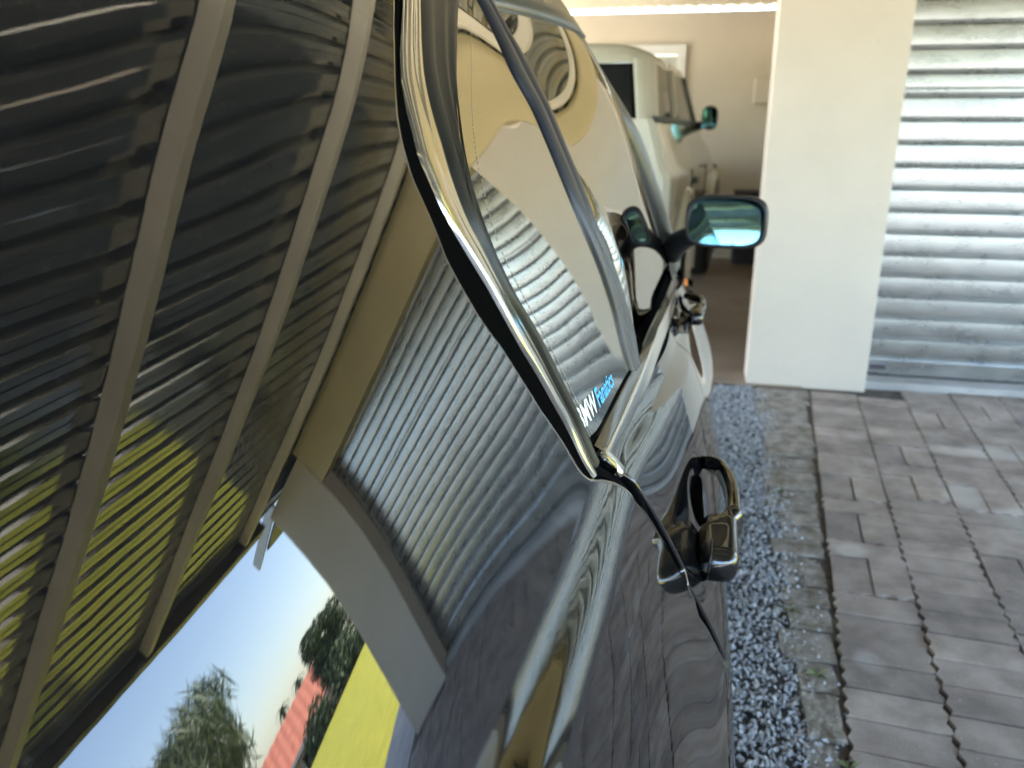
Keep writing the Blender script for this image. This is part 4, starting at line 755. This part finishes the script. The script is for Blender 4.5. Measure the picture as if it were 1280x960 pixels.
for side in (1, -1):
    for (yb, yt, wd) in ((.22, .36, .13), (1.15, 1.18, .09), (2.62, 2.02, .07)):
        b = MB(); P = []
        for t_ in np.linspace(0, 1, 6):
            z = 1.39 + .335 * t_; yy = yb + (yt - yb) * t_; c = cpt(z, yy, side); P.append([(c[0] - side * .03, yy - wd / 2, z), (c[0], yy - wd / 2, z), (c[0] + side * .012, yy, z), (c[0], yy + wd / 2, z), (c[0] - side * .03, yy + wd / 2, z)])
        b.grid(P); sm(fix_normals(b.build('pillar', M['beige_paint'], sv)))
    # rear corner pillar
    b = MB(); P = []
    for t_ in np.linspace(0, 1, 6):
        z = 1.39 + .335 * t_; xw, y0, y1 = cab(z); P.append([(side * (xw + .01), y0 + .24, z), (side * (xw + .014), y0 + .12, z), (side * (xw - .02), y0 + .03, z), (side * (xw - .05), y0 - .014, z), (side * (xw - .075), y0 - .012, z)])
    b.grid(P); sm(fix_normals(b.build('rear_pillar', M['beige_paint'], sv)))
    b = MB(); b.box(side * .700 if side > 0 else -.735, side * .735 if side > 0 else -.700, .05, 2.72, 1.385, 1.415); bevel(b.build('sill_trim', M['black_plastic'], sv), .004)
    b = MB(); b.lathe([(-.0, .0), (.05, .05), (.075, .10), (.06, .13), (0, .14)], 16, 'x'); 
    mo = MB(); P = []
    for u in np.linspace(0, math.pi, 9):
        P.append([(side * (.84 + .065 * abs(math.cos(v)) ** .7 * np.sign(math.cos(v)) * math.sin(u) ** .5), 2.33 + .06 * math.cos(u), 1.44 + .095 * abs(math.sin(v)) ** .7 * np.sign(math.sin(v)) * math.sin(u) ** .5) for v in np.linspace(0, 2 * math.pi, 17)])
    mo.grid(P); ar = mo.build('side_mirror', M['black_plastic'], sv); sm(fix_normals(ar))
    MB().tube([(side * .68, 2.36, 1.39), (side * .74, 2.35, 1.37), (side * .80, 2.33, 1.39)], [.04, .035, .03], 8).build('mirror_arm', M['black_plastic'], ar)
    g_ = MB(); g_.add([(side * .785, 2.268, 1.37), (side * .895, 2.268, 1.37), (side * .895, 2.268, 1.51), (side * .785, 2.268, 1.51)], [(0, 1, 2, 3)]); g_.build('mirror_glass', M['mirror'], ar)
    for wy in (.95, 3.45):
        wb = MB(); wb.lathe([(-.12, .20), (-.12, .36), (-.09, .40), (.06, .40), (.09, .36), (.09, .22)], 28, 'x', (side * .74, wy, .40)); wo = sm(fix_normals(wb.build('wheel', M['tyre'], sv)))
        MB().lathe([(-.0, .0), (.03, .06), (.01, .10), (.055, .19), (.07, .215)], 20, 'x', (side * .80 if side > 0 else -.81, wy, .40)).build('rim', M['rim'], wo)
        ab = MB(); P = []
        for a in np.linspace(-.15, math.pi + .15, 15): P.append([(side * (.81), wy + .44 * math.cos(a), .43 + .44 * math.sin(a)), (side * .865, wy + .46 * math.cos(a), .43 + .46 * math.sin(a)), (side * .865, wy + .53 * math.cos(a), .43 + .53 * math.sin(a)), (side * .825, wy + .56 * math.cos(a), .43 + .56 * math.sin(a))])
        ab.grid(P); sm(fix_normals(ab.build('wheel_arch', M['beige_paint'], sv)))
        MB().lathe([(0, .0), (.012, .40)], 24, 'x', (side * .83 if side > 0 else -.842, wy, .45)).build('arch_liner', M['black_plastic'], sv)
bm_ = MB(); bm_.box(-.66, .66, -.10, .12, .50, .74); bevel(bm_.build('rear_bumper', M['black_plastic'], sv), .03)
bm_ = MB(); bm_.box(-.78, .78, 4.10, 4.30, .48, .78); bevel(bm_.build('front_bumper', M['beige_paint'], sv), .04)
for sx in (-1, 1):
    bevel(MB().box(sx * .74 - .06, sx * .74 + .06, -.03, .06, .76, .94).build('tail_light', mat('red_lens', (.45, .02, .02), .2), sv), .012)
MB().lathe([(0, .0), (.0, .33), (-.06, .37), (-.16, .37), (-.2, .3), (-.2, 0)], 28, 'y', (-.1, -.02, 1.0)).build('spare_wheel', M['tyre'], sv)
for side in (1, -1):      # shut lines of the side doors
    x0 = .836 if side > 0 else -.842
    for yy in (1.16, 2.30): MB().box(x0, x0 + .006, yy, yy + .012, .62, 1.09).build('door_gap', M['rubber'], sv)
    bevel(MB().box(x0 - .004, x0 + .022, 1.30, 1.48, .98, 1.02).build('door_handle', M['black_plastic'], sv), .006)
bevel(MB().box(.30, .36, -.04, .02, 1.05, 1.10).build('door_handle', M['black_plastic'], sv), .008)
